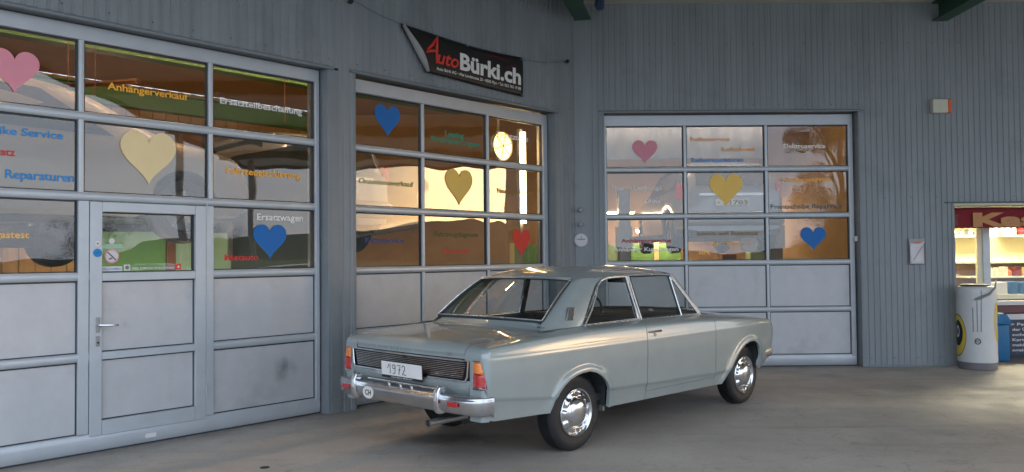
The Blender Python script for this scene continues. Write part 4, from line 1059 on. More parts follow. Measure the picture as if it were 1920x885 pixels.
    for dx in (-.020, .014): g.box(lambda a, b, c: K(.962+dx+a-.030*(c-.96)/.39*1.0, sg*(sgz(c)+b), c), -.008, .010, -.006, .006, .962, 1.352)
    obj('pillar_trim', g, M['trimc'], car, bevel=.002)
    # divider of the vent window
    g = G(); g.tube([kq(1.622, .968, .002), kq(1.600, 1.325, .002)], .0085, 8); obj('window_trim', g, M['trimc'], car, smooth=True)
    # header band between windows and drip rail
    hb = []
    for x in [.50+(1.66-.50)*i/14 for i in range(15)]:
        se, ze = roofedge(x); hb.append([kq(x, min(1.342, ze-.006), -.006), K(x, sg*(se+.001), ze)])
    g = G(); g.grid(hb); obj('roof_side_rail', g, M['paint'], car, smooth=True)
    rail_ = [K(.165, sg*.738, .968), K(.30, sg*.705, 1.085), K(.40, sg*.672, 1.195), K(.465, sg*.643, 1.285), K(.53, sg*.628, 1.330), K(.62, sg*.622, 1.350)]+[K(x, sg*(roofedge(x)[0]+.012), roofedge(x)[1]+.001) for x in (.75, .95, 1.15, 1.35, 1.52, 1.63)]+[K(1.72, sg*.622, 1.275), K(1.85, sg*.668, 1.125), K(1.97, sg*.718, .985)]
    g = G(); g.tube(rail_[6:], .007, 6); g.tube([p for p in rail_[:7]], .0075, 6); obj('drip_rail', g, M['trimc'], car, smooth=True)
    # A pillar
    rows = []
    for k in range(9):
        t = k/8; z = .962+(1.345-.962)*t; xa = 1.935+(1.615-1.935)*t; xb = 2.02+(1.685-2.02)*t
        rows.append([K(xa, sg*(sgz(z)-.006), z), K(xa+.03, sg*(sgz(z)+.006), z), K(xb-.01, sg*(sgz(z)-.004), z+.002), K(xb+.0, sg*(sgz(z)-.035), z+.004)])
    g = G(); g.grid(rows); obj('a_pillar', g, M['paint'], car, smooth=True, angle=60)
# windscreen
def wsb(s): return 2.02+.16*(1-(s/.69)**2), .966+.018*(1-(s/.69)**2)
def wst(s): return 1.675+.06*(1-(s/.56)**2), 1.345+.048*(1-(s/.56)**2)
def wg(w, t, d=0):
    b = wsb(w*.690); tp = wst(w*.555); return K(b[0]+(tp[0]-b[0])*t+d*.6, w*(.69-.135*t), b[1]+(tp[1]-b[1])*t+.012*math.sin(math.pi*t)+d*.7)
g = G(); g.grid([[wg(w, k/8) for w in W21] for k in range(9)]); obj('windscreen', g, M['carglass'], car, smooth=True)
loop = [wg(-1+2*i/20, 0, .004) for i in range(21)]+[wg(1, k/10, .004) for k in range(1, 10)]+[wg(1-2*i/20, 1, .004) for i in range(21)]+[wg(-1, 1-k/10, .004) for k in range(1, 10)]
g = G(); g.tube(loop, .011, 8, closed=True); obj('window_trim', g, M['chromeb'], car, smooth=True)
# front cowl and bonnet
rows = []
for k in range(5):
    t = k/4; rows.append([K(min(2.21, wsb(min(.69, abs(w*.735)))[0])*(1-t)+2.215*t, w*.735, (wsb(min(.69, abs(w*.735)))[1]-.004)*(1-t)+(ips(2.215, ZBELT)+.03*(1-w*w))*t) for w in W21])
g = G(); g.grid(rows); obj('front_cowl', g, M['paint'], car, smooth=True)
rows = []
for x in [2.222+(3.23-2.222)*i/20 for i in range(21)]:
    hw = ip(x, SBELT)-plan(x)*.5-.004; rows.append([K(warp(x, .82), w*hw, ips(x, ZBELT)+.030*(1-w*w)) for w in W21])
for k in range(1, 6): a = k/5*math.pi/2; rows.append([K(3.235+.045*math.sin(a), w*.70, ips(3.23, ZBELT)+.03*(1-w*w)*(1-k/8)-.04*(1-math.cos(a))) for w in W21])
g = G(); g.grid(rows); obj('bonnet', g, M['paint'], car, smooth=True)
# front end (grille, lamps, bumper)
g = G(); g.box(K, 3.14, 3.22, -.80, .80, .42, .80); obj('front_panel', g, M['paint'], car, bevel=.01)
g = G(); g.box(K, 3.21, 3.235, -.72, .72, .60, .78); obj('front_grille', g, M['black'], car)
for i in range(6):
    g = G(); g.tube([K(3.24, -.48, .62+i*.028), K(3.24, .48, .62+i*.028)], .004, 6); obj('grille_bar', g, M['chromeb'], car)
for s in (-.62, .62):
    g = G(); g.box(K, 3.22, 3.25, s-.12, s+.12, .61, .77); hl = obj('headlight', g, M['chrome'], car, bevel=.02)
    g = G(); g.lathe(lambda a, b, c: K(3.25+c, s+a, .69+b), [(0, .02), (.05, .016), (.072, .0)], 20); obj('headlight_lens', g, M['white'], hl, smooth=True)
PF = [(3.05, -.80), (3.12, -.80)]+[(3.20+.08*math.sin(k/5*math.pi/2), -.80+.09*(1-math.cos(k/5*math.pi/2))) for k in range(6)]+[(3.31, -.4), (3.33, 0), (3.31, .4)]
PF += [(x, -s) for x, s in reversed(PF[:8])]
rows = []
for i, (x, s) in enumerate(PF):
    a = PF[max(0, i-1)]; b = PF[min(len(PF)-1, i+1)]; tx, ts = b[0]-a[0], b[1]-a[1]; l = math.hypot(tx, ts)
    rows.append([K(x+ts/l*d, s-tx/l*d, z) for d, z in ((-.01, .545), (.02, .548), (.035, .53), (.04, .50), (.035, .46), (.02, .445), (-.01, .45))])
g = G(); g.grid(rows); obj('front_bumper', g, M['chromeb'], car, smooth=True)

# cabin
g = G(); kb(g, -.1, 2.0, -.78, .78, .36, .42); kb(g, -.35, .22, -.60, .60, .86, .935); obj('cabin_floor', g, M['trim'], car)
g = G(); g.grid([[K(x, s, .962+.0*x+(.02 if x < -.1 else 0)) for s in (-.66, -.3, 0, .3, .66)] for x in (-.26, -.1, .12)]); obj('parcel_shelf', g, M['trim'], car)
def seatback(x, s0, s1, ztop, th=.12, lean=.10, nm='seat'):
    g = G(); g.prism(lambda a, b, c: K(a, b, c), [(x+.30, .50), (x+.32, .60), (x+th+.02, .60), (x+th-lean, ztop-.03), (x+th-lean-.02, ztop), (x-lean+.02, ztop), (x-lean, ztop-.03), (x, .50)], s0, s1)
    return obj(nm, g, M['seat'], car, bevel=.03, smooth=True, segs=3)
seatback(.25, -.62, .62, .985, nm='rear_seat'); seatback(1.12, .10, .62, .985, nm='front_seat'); seatback(1.12, -.62, -.10, .985, nm='front_seat')
for sg in (1, -1):
    g = G(); g.box(K, -.1, 1.98, sg*.70-.012, sg*.70+.012, .5, .955); obj('door_card', g, M['trim'], car)
g = G(); g.prism(lambda a, b, c: K(a, b, c), [(2.05, .70), (2.12, .955), (1.80, .975), (1.72, .94), (1.74, .72)], -.68, .68); obj('dashboard', g, M['trim'], car, bevel=.02, smooth=True)
sc = K(1.52, -.34, .945); ax = (CF*.90+Vector((0, 0, -.43))).normalized(); sx = CR; sy = ax.cross(sx).normalized()
g = G(); g.tube([sc+sx*.195*math.cos(2*math.pi*k/32)+sy*.195*math.sin(2*math.pi*k/32) for k in range(32)], .012, 8, closed=True)
for a in (R(20), R(160), R(270)): g.tube([sc+ax*.03, sc+sx*.19*math.cos(a)+sy*.19*math.sin(a)], .010, 6)
g.tube([sc+ax*.02, sc+ax*.30], .025, 8); obj('steering_wheel', g, M['black'], car, smooth=True)
g = G(); g.box(K, 1.60, 1.62, -.12, .12, 1.265, 1.325); obj('rear_view_mirror', g, M['trim'], car, bevel=.008)
g = G(); g.tube([K(2.0, .15, .985), K(1.93, .55, 1.02)], .006, 5); g.tube([K(2.05, -.5, .985), K(2.03, -.05, 1.0)], .006, 5); obj('wiper', g, M['black'], car)
# headliner
rows = [[K(.30+(1.60-.30)*i/8, w*.585, 1.335+.05*(1-w*w)) for w in W21[::2]] for i in range(9)]
g = G(); g.grid(rows); obj('headliner', g, M['seat'], car, smooth=True)

# wheels
WR = .305
def wheel(x, sg, name='wheel'):
    def A(a, b, c): return K(x+a, sg*b, WR+c)      # lathe axis along b
    g = G(); so_ = .775; w = .165
    prof = [(.165, so_-w+.01), (.20, so_-w), (.255, so_-w-.004), (.290, so_-w+.012), (.302, so_-w+.03)]
    for k in range(1, 8):
        b = so_-w+.03+(w-.06)*k/8; prof += [(.303, b-.003), (.2965, b-.0025), (.2965, b+.0025), (.303, b+.003)]
    prof += [(.302, so_-.03), (.292, so_-.012), (.280, so_-.002), (.262, so_+.003), (.235, so_+.002), (.215, so_-.003), (.205, so_-.004), (.196, so_-.004), (.190, so_-.008), (.175, so_-.03)]
    g.lathe(A, prof, 56, axis='y'); wh = obj(name, g, M['rubber'], car, smooth=True, angle=35)
    g = G(); g.lathe(A, [(.0, so_-.06), (.170, so_-.06)], 32, axis='y'); obj('rim', g, M['paintin'], wh)
    # cover: outer ring, slotted cone, raised ring and dome
    g = G(); n = 80; rows = []
    prof = [(.193, -.006), (.192, .004), (.186, .010), (.178, .006), (.172, -.004), (.165, -.008), (.150, .000), (.137, .008), (.128, .012), (.122, .008), (.118, .000), (.112, .002), (.108, .014), (.098, .024), (.075, .034), (.045, .041), (.015, .044), (.0, .044)]
    for r, h in prof:
        row = []
        for j in range(n):
            a = 2*math.pi*j/n; hh = h
            if .127 < r < .170:
                ph = (a*10/(2*math.pi)) % 1; q = max(0, 1-abs(ph-.5)/.27); hh = h-.014*min(1, q*2.2)
            row.append(K(x+r*math.cos(a), sg*(so_+hh), WR+r*math.sin(a)))
        rows.append(row)
    g.grid(rows, cv=True); hc = obj('hub_cap', g, M['chrome'], wh, smooth=True, angle=60)
    return wh
for x in (0, 2.705):
    for sg in (1, -1): wheel(x, sg)

# ------------------------------------------------------------------ workshop: cars on lifts, lamps, fittings
def hatch(name, label, org, rz, paint, group=None, plate_txt=None, L_=4.1, Hh=1.46, lift=0):
    """a raised modern hatchback; org is the point on the floor below its tail, +x runs to the nose"""
    c, s_ = math.cos(rz), math.sin(rz); X = Vector((c, s_, 0)); Y = Vector((-s_, c, 0)); O = Vector(org)+Vector((0, 0, lift))
    F = lambda x, y, z: O+X*x+Y*y+Vector((0, 0, z))
    t = thing(name, label, 'car', O, rz, group)
    zr = [(0, .98), (.06, 1.22), (.22, 1.36), (.55, 1.44), (1.2, 1.47), (2.0, 1.45), (2.5, 1.34), (3.1, 1.04), (3.6, .93), (3.95, .82), (4.1, .60)]
    zbl = [(0, .92), (.4, .93), (2.0, .90), (3.1, .90), (3.6, .88), (3.95, .79), (4.1, .58)]
    hw = [(0, .74), (.08, .80), (.35, .85), (1.5, .87), (3.2, .86), (3.8, .78), (4.1, .58)]
    rows = []
    for i in range(42):
        x = 4.1*i/41; z1 = ips(x, zr); zb = min(ips(x, zbl), z1-.005); w = ips(x, hw); zbt = .24 if .2 < x < 3.9 else .32
        for cx_ in (.72, 3.28):
            if abs(x-cx_) < .36: zbt = max(zbt, .30+math.sqrt(max(0, .36**2-(x-cx_)**2)))
        wr = w*.74
        half = [(w*.70, zbt), (w*.97, zbt+.03), (w, (zbt+zb)/2), (w*.985, zb-.08), (w*.95, zb), (w*.95+(wr-w*.95)*.5, zb+(z1-zb)*.55), (wr, zb+(z1-zb)*.88), (wr*.85, zb+(z1-zb)*.97), (wr*.45, z1), (0, z1+.004)]
        rows.append([F(x, y, z) for y, z in half]+[F(x, -y, z) for y, z in reversed(half[:-1])])
    g = G(); g.grid(rows); g.f.append(list(range(len(rows[0])))); obj('body', g, M[paint], t, smooth=True, angle=45)
    g = G(); g.box(F, .1, 3.9, -.60, .60, .22, .34); g.tube([F(.7, -.7, .3), F(.7, .7, .3)], .05, 8); g.tube([F(.2, .35, .27), F(1.6, .3, .25), F(3.0, .1, .26)], .04, 8); obj('underbody', g, M['black'], t)
    g = G(); g.prism(lambda a, b, c: F(b, a, c), [(-.56, 1.02), (.56, 1.02), (.50, 1.30), (-.50, 1.30)], -.010, .10)
    g2 = G(); g2.grid([[F(-.012+(.0 if z < 1.05 else (z-1.02)*.45)-.0, y*(1-(z-1.02)*.25), z) for y in (-.56, -.3, 0, .3, .56)] for z in (1.02, 1.10, 1.20, 1.30)]); obj('rear_window', g2, M['darkglass'], t)
    for sg in (-1, 1):
        g = G(); P = [(.38, .985), (2.62, .95), (2.05, 1.33), (.95, 1.36), (.55, 1.30)]
        def yy(x, z): return ips(x, hw)*(.95-.21*min(1, max(0, (z-.93)/.48)))+.012
        g.poly([F(x, sg*yy(x, z), z) for x, z in P]); obj('side_window', g, M['darkglass'], t)
        g = G(); g.hull8([F(x, sg*y, z) for z in (.80, 1.06) for x, y in ((.0, .70), (.0, .77), (.14, .835), (.12, .70))]); obj('tail_lamp', g, M['redlamp'], t, bevel=.02)
        for x in (.72, 3.28):
            g = G(); g.lathe(lambda a, b, c: F(x+a, sg*b, .30+c), [(.17, .62), (.24, .62), (.31, .66), (.315, .78), (.29, .825), (.21, .832), (.19, .81)], 28, axis='y'); wh = obj('wheel', g, M['rubber'], t, smooth=True)
            g = G(); g.lathe(lambda a, b, c: F(x+a, sg*b, .30+c), [(0, .79), (.05, .80), (.06, .775)], 16, axis='y')
            for k in range(5):
                a = 2*math.pi*k/5+.3; g.tube([F(x+.03*math.cos(a), sg*.785, .30+.03*math.sin(a)), F(x+.195*math.cos(a), sg*.80, .30+.195*math.sin(a))], .022, 6)
            g.lathe(lambda a, b, c: F(x+a, sg*b, .30+c), [(.20, .80), (.185, .81), (.18, .79)], 24, axis='y'); g.lathe(lambda a, b, c: F(x+a, sg*b, .30+c), [(0, .70), (.19, .70)], 20, axis='y'); obj('rim', g, M['steel'], wh, smooth=True)
    g = G(); g.box(F, -.06, .10, -.80, .80, .40, .62); obj('bumper', g, M[paint], t, bevel=.05, smooth=True, segs=3)
    g = G(); g.box(F, -.035, -.02, -.26, .26, .70, .81); np_ = obj('number_plate', g, M['plate'], t)
    if plate_txt:
        vs, fs = text_geo(plate_txt, .02); x1 = max(v.x for v in vs); g = G(); g.v = [F(-.038, .23-v.x/x1*.46, .72+v.y*.09) for v in vs]; g.f = fs; obj('plate_number', g, M['ink'], np_)
    g = G(); g.box(F, -.02, .06, -.5, .5, .86, .90); obj('tailgate_strip', g, M['chromeb'], t)
    return t
def lift(name, label, F, u, y, h, rz, posts=((-1.35, 0), (1.35, 0))):
    t = thing(name, label, 'car lift', F(u, y, 0), rz, 'two-post car lifts')
    for du, dy in posts:
        g = G(); g.box(F, u+du-.10, u+du+.10, y+dy-.12, y+dy+.12, .01, 2.7); obj('post', g, M['steel'], t, bevel=.01)
        g = G(); g.box(F, u+du-.13, u+du+.13, y+dy-.15, y+dy+.15, h-.05, h+.35); obj('carriage', g, M['steel'], t)
        for q in (-.8, .8):
            g = G()
            if dy == 0: g.tube([F(u+du, y, h+.12), F(u+du*.45, y+q, h+.14)], .05, 6)
            else: g.tube([F(u, y+dy, h+.12), F(u+q, y+dy*.45, h+.14)], .05, 6)
            obj('arm', g, M['steel'], t)
    return t
# right facade bay: silver hatchback tail-first, raised
rzn2 = math.atan2((W2(0, 1, 0)-W2(0, 0, 0)).y, (W2(0, 1, 0)-W2(0, 0, 0)).x)
rzn1 = math.atan2((W1(0, 1, 0)-W1(0, 0, 0)).y, (W1(0, 1, 0)-W1(0, 0, 0)).x)
hatch('lifted_car', 'silver hatchback raised on a lift behind the right facade door, red tail lamps showing', W2(3.55, 1.25, 0), rzn2, 'vanpaint', 'cars raised on workshop lifts', '· 51783', lift=1.58)
lift('car_lift', 'two-post lift holding the silver hatchback behind the right facade door', W2, 3.55, 3.3, 1.70, RZ2)
hatch('lifted_car', 'silver hatchback raised on a lift behind the door below the banner', W1(5.75, 1.15, 0), rzn1, 'vanpaint', 'cars raised on workshop lifts', 'TG 27499', lift=1.62)
lift('car_lift', 'two-post lift holding the silver hatchback behind the door below the banner', W1, 5.75, 3.2, 1.75, RZ1)
hatch('lifted_car', 'dark car raised lengthwise on a lift behind the right column of the leftmost door', W1(2.85, 3.3, 0), RZ1, 'darkpaint', 'cars raised on workshop lifts', lift=1.47)
lift('car_lift', 'grey lift holding the dark car behind the right column of the leftmost door', W1, 4.9, 3.3, 1.60, RZ1, ((0, -1.2), (0, 1.2)))
hatch('lifted_car', 'beige car raised on a lift behind the upper left panes of the leftmost door', W1(.35, 1.5, 0), RZ1, 'creampaint', 'cars raised on workshop lifts', lift=1.70)
lift('car_lift', 'single-post lift holding the beige car behind the left columns of the leftmost door', W1, 2.2, 1.5, 1.83, RZ1, ((0, 1.15),))
g = G(); g.box(W1, 4.82, 5.10, .35, 2.0, .01, 2.75); solo('tool_locker', g, M['locker'], 'dark steel locker standing inside between the two left doors', 'locker', W1(4.96, 1.2, 0), RZ1, bevel=.01)
dl = thing('glare_dish', 'added round glowing dish standing in for glare, behind the top right pane of the door below the banner', 'lamp', W1(7.85, .35, 2.75), RZ1)  # added glowing dish, stands in for the round glare in this pane
g = G(); g.lathe(lambda a, b, c: W1(7.83+a, .42+b, 3.0+c), [(.0, -.02), (.17, -.015), (.185, .0)], 32, axis='y'); obj('bulb', g, M['glaredish'], dl)
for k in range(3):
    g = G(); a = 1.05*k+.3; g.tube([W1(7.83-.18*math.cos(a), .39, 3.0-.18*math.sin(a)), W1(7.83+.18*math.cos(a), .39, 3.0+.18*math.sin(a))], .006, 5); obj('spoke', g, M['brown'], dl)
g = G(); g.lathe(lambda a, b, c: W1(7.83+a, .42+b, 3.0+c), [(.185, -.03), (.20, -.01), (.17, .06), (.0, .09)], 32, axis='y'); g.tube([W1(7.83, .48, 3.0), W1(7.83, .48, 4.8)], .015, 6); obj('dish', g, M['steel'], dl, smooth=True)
vl = thing('glare_tube', 'added upright glowing tube standing in for glare, behind the right edge of the door below the banner', 'lamp', W1(8.09, .3, 0), RZ1)  # added glowing tube, stands in for the bright glare strip at the door edge
g = G(); g.tube([W1(8.12, .30, 1.98), W1(8.12, .30, 3.2)], .035, 10); obj('tube', g, M['glaretube'], vl)
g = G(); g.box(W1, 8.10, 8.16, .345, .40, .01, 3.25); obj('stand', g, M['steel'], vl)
fl = thing('hidden_fill_lamp', 'added unseen fill lamp behind the lower panels of the leftmost door, lighting the green panels', 'lamp', W1(3.0, .9, 0), RZ1)  # added fill light, out of view, brightens the green panels from below
for du in (0, .9):
    g = G(); g.tube([W1(3.1+du, .9, .35), W1(3.1+du, .9, 1.15)], .03, 8); obj('tube', g, M['lampc'], fl)
g = G(); g.box(W1, 2.95, 4.15, .84, .96, .01, .33); obj('stand', g, M['steel'], fl)
# ceiling girders and pipes
gl = [(W1, 'u', 2.9, 3.95), (W1, 'u', 6.2, 3.95)]
for k, (F, _, y, z) in enumerate(gl):
    g = G(); g.box(F, -3, 9.5, y-.1, y+.1, z, z+.02); g.box(F, -3, 9.5, y-.1, y+.1, z+.28, z+.30); g.box(F, -3, 9.5, y-.015, y+.015, z+.02, z+.28)
    obj('inner_girder', g, M['igreen'], bld)
g = G(); g.tube([W1(3.4, 1.2, 3.30), W1(3.4, 6.0, 3.9)], .03, 6)
for u in (2.9, 3.15, 5.3): g.tube([W1(u, 1.6, 4.8), W1(u, 1.6, 3.15)], .006, 5)
obj('hanging_pipe', g, M['brown'], bld)
g = G(); g.box(W1, 8.5, 8.7, 5.2, 5.4, 0, 4.8); obj('inner_pillar', g, M['tan'], bld)
# partition walls, green panels and cream posts low behind the doors
def partition(F, y, u0, u1, zt, cols, rz, label):
    t = thing('partition', label, 'partition', F((u0+u1)/2, y, 0), rz, 'green workshop partitions')
    u = u0; i = 0
    while u < u1-.05:
        w = min(.78, u1-u); g = G(); g.box(F, u+.10, u+w, y-.02, y+.02, .03, zt); obj('panel', g, M[cols[i % len(cols)]], t, bevel=.004)
        g = G(); g.box(F, u, u+.10, y-.05, y+.05, .01, zt+.05); obj('post', g, M['post_y' if F is W2 else 'brown'], t, bevel=.004)
        u += w; i += 1
    return t
partition(W2, 6.4, .2, 3.9, 1.78, ['greenpanel', 'greenpanel', 'palegreen'], RZ2, 'green panels between cream posts, low behind the right facade door')
partition(W1, 2.0, 3.26, 4.82, 1.84, ['greenpanel', 'palegreen'], RZ1, 'green panels with brown posts seen through the wicket door window')
# tubes
def tube_lamp(p, q, lb, m_='lamp'):
    p, q = Vector(p), Vector(q); mid = (p+q)/2; d = (q-p).normalized(); n = Vector((-d.y, d.x, 0)); Ln = (q-p).length
    F = lambda a, b, c: p+d*a+n*b+Vector((0, 0, c))
    t = thing('ceiling_lamp', lb, 'lamp', mid, 0, 'workshop tube lamps')
    g = G(); g.box(F, -.03, Ln+.03, -.07, .07, .03, .07); obj('housing', g, M['white'], t)
    g = G(); g.tube([F(0, 0, 0), F(Ln, 0, 0)], .025, 8); obj('tube', g, M[m_], t)
LB = ['tube lamp high behind the left columns of the leftmost door', 'tube lamp high behind the right column of the leftmost door', 'tube lamp high behind the left column of the door below the banner', 'tube lamp high behind the right column of the door below the banner',
      'tube lamp high behind the left column of the right facade door', 'tube lamp high behind the right column of the right facade door']
for i, (F, u, y, z) in enumerate([(W1, 1.9, 1.3, 4.6), (W1, 4.2, 1.3, 4.6), (W1, 5.9, 1.3, 4.6), (W1, 7.5, 1.5, 4.6), (W2, 2.3, 1.3, 4.6), (W2, 4.4, 1.3, 4.6)]):
    tube_lamp(F(u-.75, y, z), F(u+.75, y, z), LB[i], 'lamp' if i < 4 else 'lampc')
for F, u0, u1, y, z, lb in ((W2, 1.5, 2.6, 4.6, 2.35, 'lit tube low behind the lower left panes of the right facade door'), (W2, 2.9, 4.0, 6.1, 2.05, 'lit tube above the green panels behind the right facade door'), (W2, 4.2, 5.4, 6.2, 2.5, 'lit tube above the workbench behind the right facade door'),
                          (W1, 4.6, 5.4, 6.6, 2.7, 'lit tube far behind the word Fahrzeuglackierung'), (W1, 6.4, 7.8, 5.2, 1.9, 'lit tube low behind the right columns of the door below the banner')):
    tube_lamp(F(u0, y, z), F(u1, y, z), lb)
# low work lights that light the bays below the raised cars
wl = thing('work_light', 'bright work light in the lower right pane of the right facade door', 'lamp', W2(4.05, 3.4, 1.9), RZ2)
g = G(); g.lathe(lambda a, b, c: W2(4.05+a, 3.4+b, 2.0+c), [(0, .0), (.20, -.02), (.30, -.05)], 20); obj('bulb', g, M['lamp'], wl)
g = G(); g.tube([W2(4.05, 3.4, 2.02), W2(4.05, 3.4, 4.8)], .01, 5); obj('cord', g, M['black'], wl)
wl = thing('work_light', 'bright work light in the lower left pane of the door below the banner', 'lamp', W1(5.4, 4.0, 1.35), RZ1)
g = G(); g.box(W1, 5.1, 5.9, 4.2, 4.25, 1.45, 1.75); obj('bulb', g, M['lampw'], wl)
g = G(); g.tube([W1(5.5, 4.25, 0.02), W1(5.5, 4.25, 1.46)], .02, 6); obj('stand', g, M['steel'], wl)
g = G(); g.grid([[W2(.8+3.55*i/60, 2.0+.03*math.sin(i*1.1), z) for i in range(61)] for z in (3.10, 3.6, 4.1, 4.7)])
o = solo('strip_curtain', g, M['curtain'], 'pale lilac-grey curtain hanging behind the top left panes of the right facade door', 'curtain', W2(2.6, 2.0, 3.1), RZ2, smooth=True); o.modifiers.new('s', 'SOLIDIFY').thickness = .006
# bench with tools and the tyre machine
bt = thing('workbench', 'wooden workbench with vice and machines behind the right facade door', 'workbench', W2(4.9, 6.2, 0), RZ2)
g = G(); g.box(W2, 3.95, 5.85, 5.5, 6.2, .85, .92); obj('bench_top', g, M['brown'], bt, bevel=.01)
for u in (4.05, 5.75):
    g = G(); g.box(W2, u-.04, u+.04, 5.55, 6.15, .01, .85); obj('leg', g, M['steel'], bt)
def stuffbox(F, u, y, z, w, d, h, m_, lb, cat, rz, name, grp=None, bevel=.008):
    g = G(); g.box(F, u-w/2, u+w/2, y-d/2, y+d/2, z, z+h); return solo(name, g, M[m_], lb, cat, F(u, y, z), rz, grp, bevel=bevel)
stuffbox(W2, 4.25, 5.8, .922, .22, .25, .50, 'green', 'dark green machine at the left end of the workbench', 'machine', RZ2, 'bench_machine')
stuffbox(W2, 4.75, 5.8, .922, .30, .3, .62, 'brown', 'brown box in the middle of the workbench', 'box', RZ2, 'tool_box')
stuffbox(W2, 5.35, 5.8, .922, .34, .35, .78, 'palegreen', 'pale green cabinet at the right end of the workbench', 'cabinet', RZ2, 'small_cabinet')
sh = thing('wall_shelf', 'wall shelf with dark tools above the workbench', 'shelf', W2(4.9, 6.9, 1.9), RZ2)
g = G(); g.box(W2, 4.2, 5.8, 6.7, 7.1, 1.88, 1.92); obj('board', g, M['post_y'], sh)
for i in range(5):
    g = G(); u = 4.35+.3*i; g.box(W2, u-.09, u+.09, 6.8, 7.0, 1.92, 2.02+.08*(i % 3)); obj('tool', g, M[['black', 'steel', 'brown'][i % 3]], sh)
g = G(); g.lathe(lambda a, b, c: W2(4.0+a, 1.9+b, 1.72+c), [(.05, -.03), (.14, -.04), (.155, 0), (.14, .04), (.05, .03)], 24, axis='y')
sp_ = solo('wall_gauge', g, M['cream'], 'round pale dial hanging behind the lower right pane of the right facade door', 'gauge', W2(4.0, 1.9, 1.72), RZ2, smooth=True)
# engine hoist silhouettes low behind the middle door
ho = thing('engine_hoist', 'grey hoist arm leaning low behind the door below the banner', 'hoist', W1(6.1, 1.6, 0), RZ1)
g = G(); g.tube([W1(5.5, 1.6, 1.15), W1(6.3, 1.6, 1.85), W1(7.4, 1.7, 2.0)], .07, 8); g.tube([W1(6.1, 1.6, .02), W1(6.1, 1.6, 1.65)], .06, 8); obj('arm', g, M['steel'], ho)
g = G(); g.tube([W1(5.15, 1.4, 1.5), W1(5.3, 1.4, 1.35), W1(5.25, 1.4, 1.15), W1(5.5, 1.4, 1.05)], .012, 6); obj('hose', g, M['black'], ho)

# ------------------------------------------------------------------ kiosk in the recess
KD = .60      # glazing set back
ks = thing('kiosk', 'glazed kiosk front set back in the right facade, bright yellow room behind', 'kiosk', W2(8, KD, 0), RZ2)
g = G(); g.box(W2, 7.00, 7.105, KD-.04, KD+.05, .0, KT); obj('post', g, M['frame'], ks, bevel=.006)
g = G(); g.box(W2, 6.93, 7.00, KD-.01, KD+.04, .9, KT); obj('post', g, M['kshelf'], ks)
g = G(); g.box(W2, K0, 7.0, KD-.03, KD+.03, 0, .12); g.box(W2, 7.105, K1, KD-.03, KD+.03, 0, .80); obj('lower_wall', g, M['board'], ks)
for a, b, z0 in ((K0, 7.0, .12), (7.105, 8.4, .80), (8.5, K1, .80)):
    g = G(); g.box(W2, a, b, KD+.01, KD+.014, z0, KT); obj('window_pane', g, M['pane'], ks)
g = G(); g.box(W2, 8.4, 8.5, KD-.03, KD+.03, .8, KT); obj('post', g, M['frame'], ks)
# kiosk room
KB = 3.1
g = G(); g.box(W2, 6.10, END2-.12, KB, KB+.06, 0, 2.9); obj('room_back_wall', g, M['kwall'], ks)
g = G(); g.box(W2, 6.06, 6.11, KD, KB, 0, 2.9); g.box(W2, END2-.16, END2-.12, KD, KB, 0, 2.9); obj('room_side_wall', g, M['kwall'], ks)
g = G(); g.box(W2, 6.11, END2-.12, KD-.0, KB, 2.9, 2.94); obj('room_ceiling', g, M['white'], ks)
g = G(); g.box(W2, 6.11, END2-.12, KD+.03, KB, .005, .012); obj('room_floor', g, M['wfloor'], ks)
g = G(); g.box(W2, K0-.04, END2-.12, .0, KD+.02, KT+.04, 2.9); obj('room_header', g, M['white'], ks)
kl = thing('ceiling_lamp', 'bright ceiling lamp inside the yellow kiosk', 'lamp', W2(8.2, 1.9, 2.8), RZ2)
g = G(); g.box(W2, 7.2, 9.2, 1.75, 2.05, 2.80, 2.86); obj('diffuser', g, M['kiosklamp'], kl)
# wall cabinets with shelves
def cab(u0, u1, z0, z1, n, lb):
    t = thing('wall_shelf', lb, 'shelf', W2((u0+u1)/2, KB, z0), RZ2, 'cream wall shelves in the kiosk')
    F = W2; d0, d1 = KB-.30, KB-.005
    g = G(); g.box(F, u0, u1, d0, d1, z0, z0+.03); g.box(F, u0, u1, d0, d1, z1-.03, z1); g.box(F, u0, u0+.03, d0+.002, d1, z0+.03, z1-.03); g.box(F, u1-.03, u1, d0+.002, d1, z0+.03, z1-.03); obj('carcass', g, M['kshelf'], t)
    for i in range(1, n):
        z = z0+(z1-z0)*i/n; g = G(); g.box(F, u0+.03, u1-.03, d0+.01, d1, z-.012, z+.012); obj('shelf_board', g, M['kshelf'], t)
cab(7.35, 8.62, 1.80, 2.38, 2, 'cream wall shelf with cleaning goods left of the gap, behind the kiosk glass')
cab(8.76, 10.2, 1.80, 2.38, 1, 'cream wall shelf with bottles at the right picture edge, behind the kiosk glass')
rg_ = random.Random(5)
cols_ = ['binblue', 'paper', 'awn', 'yel', 'drumg', 'orange', 'bannerback', 'kshelf']
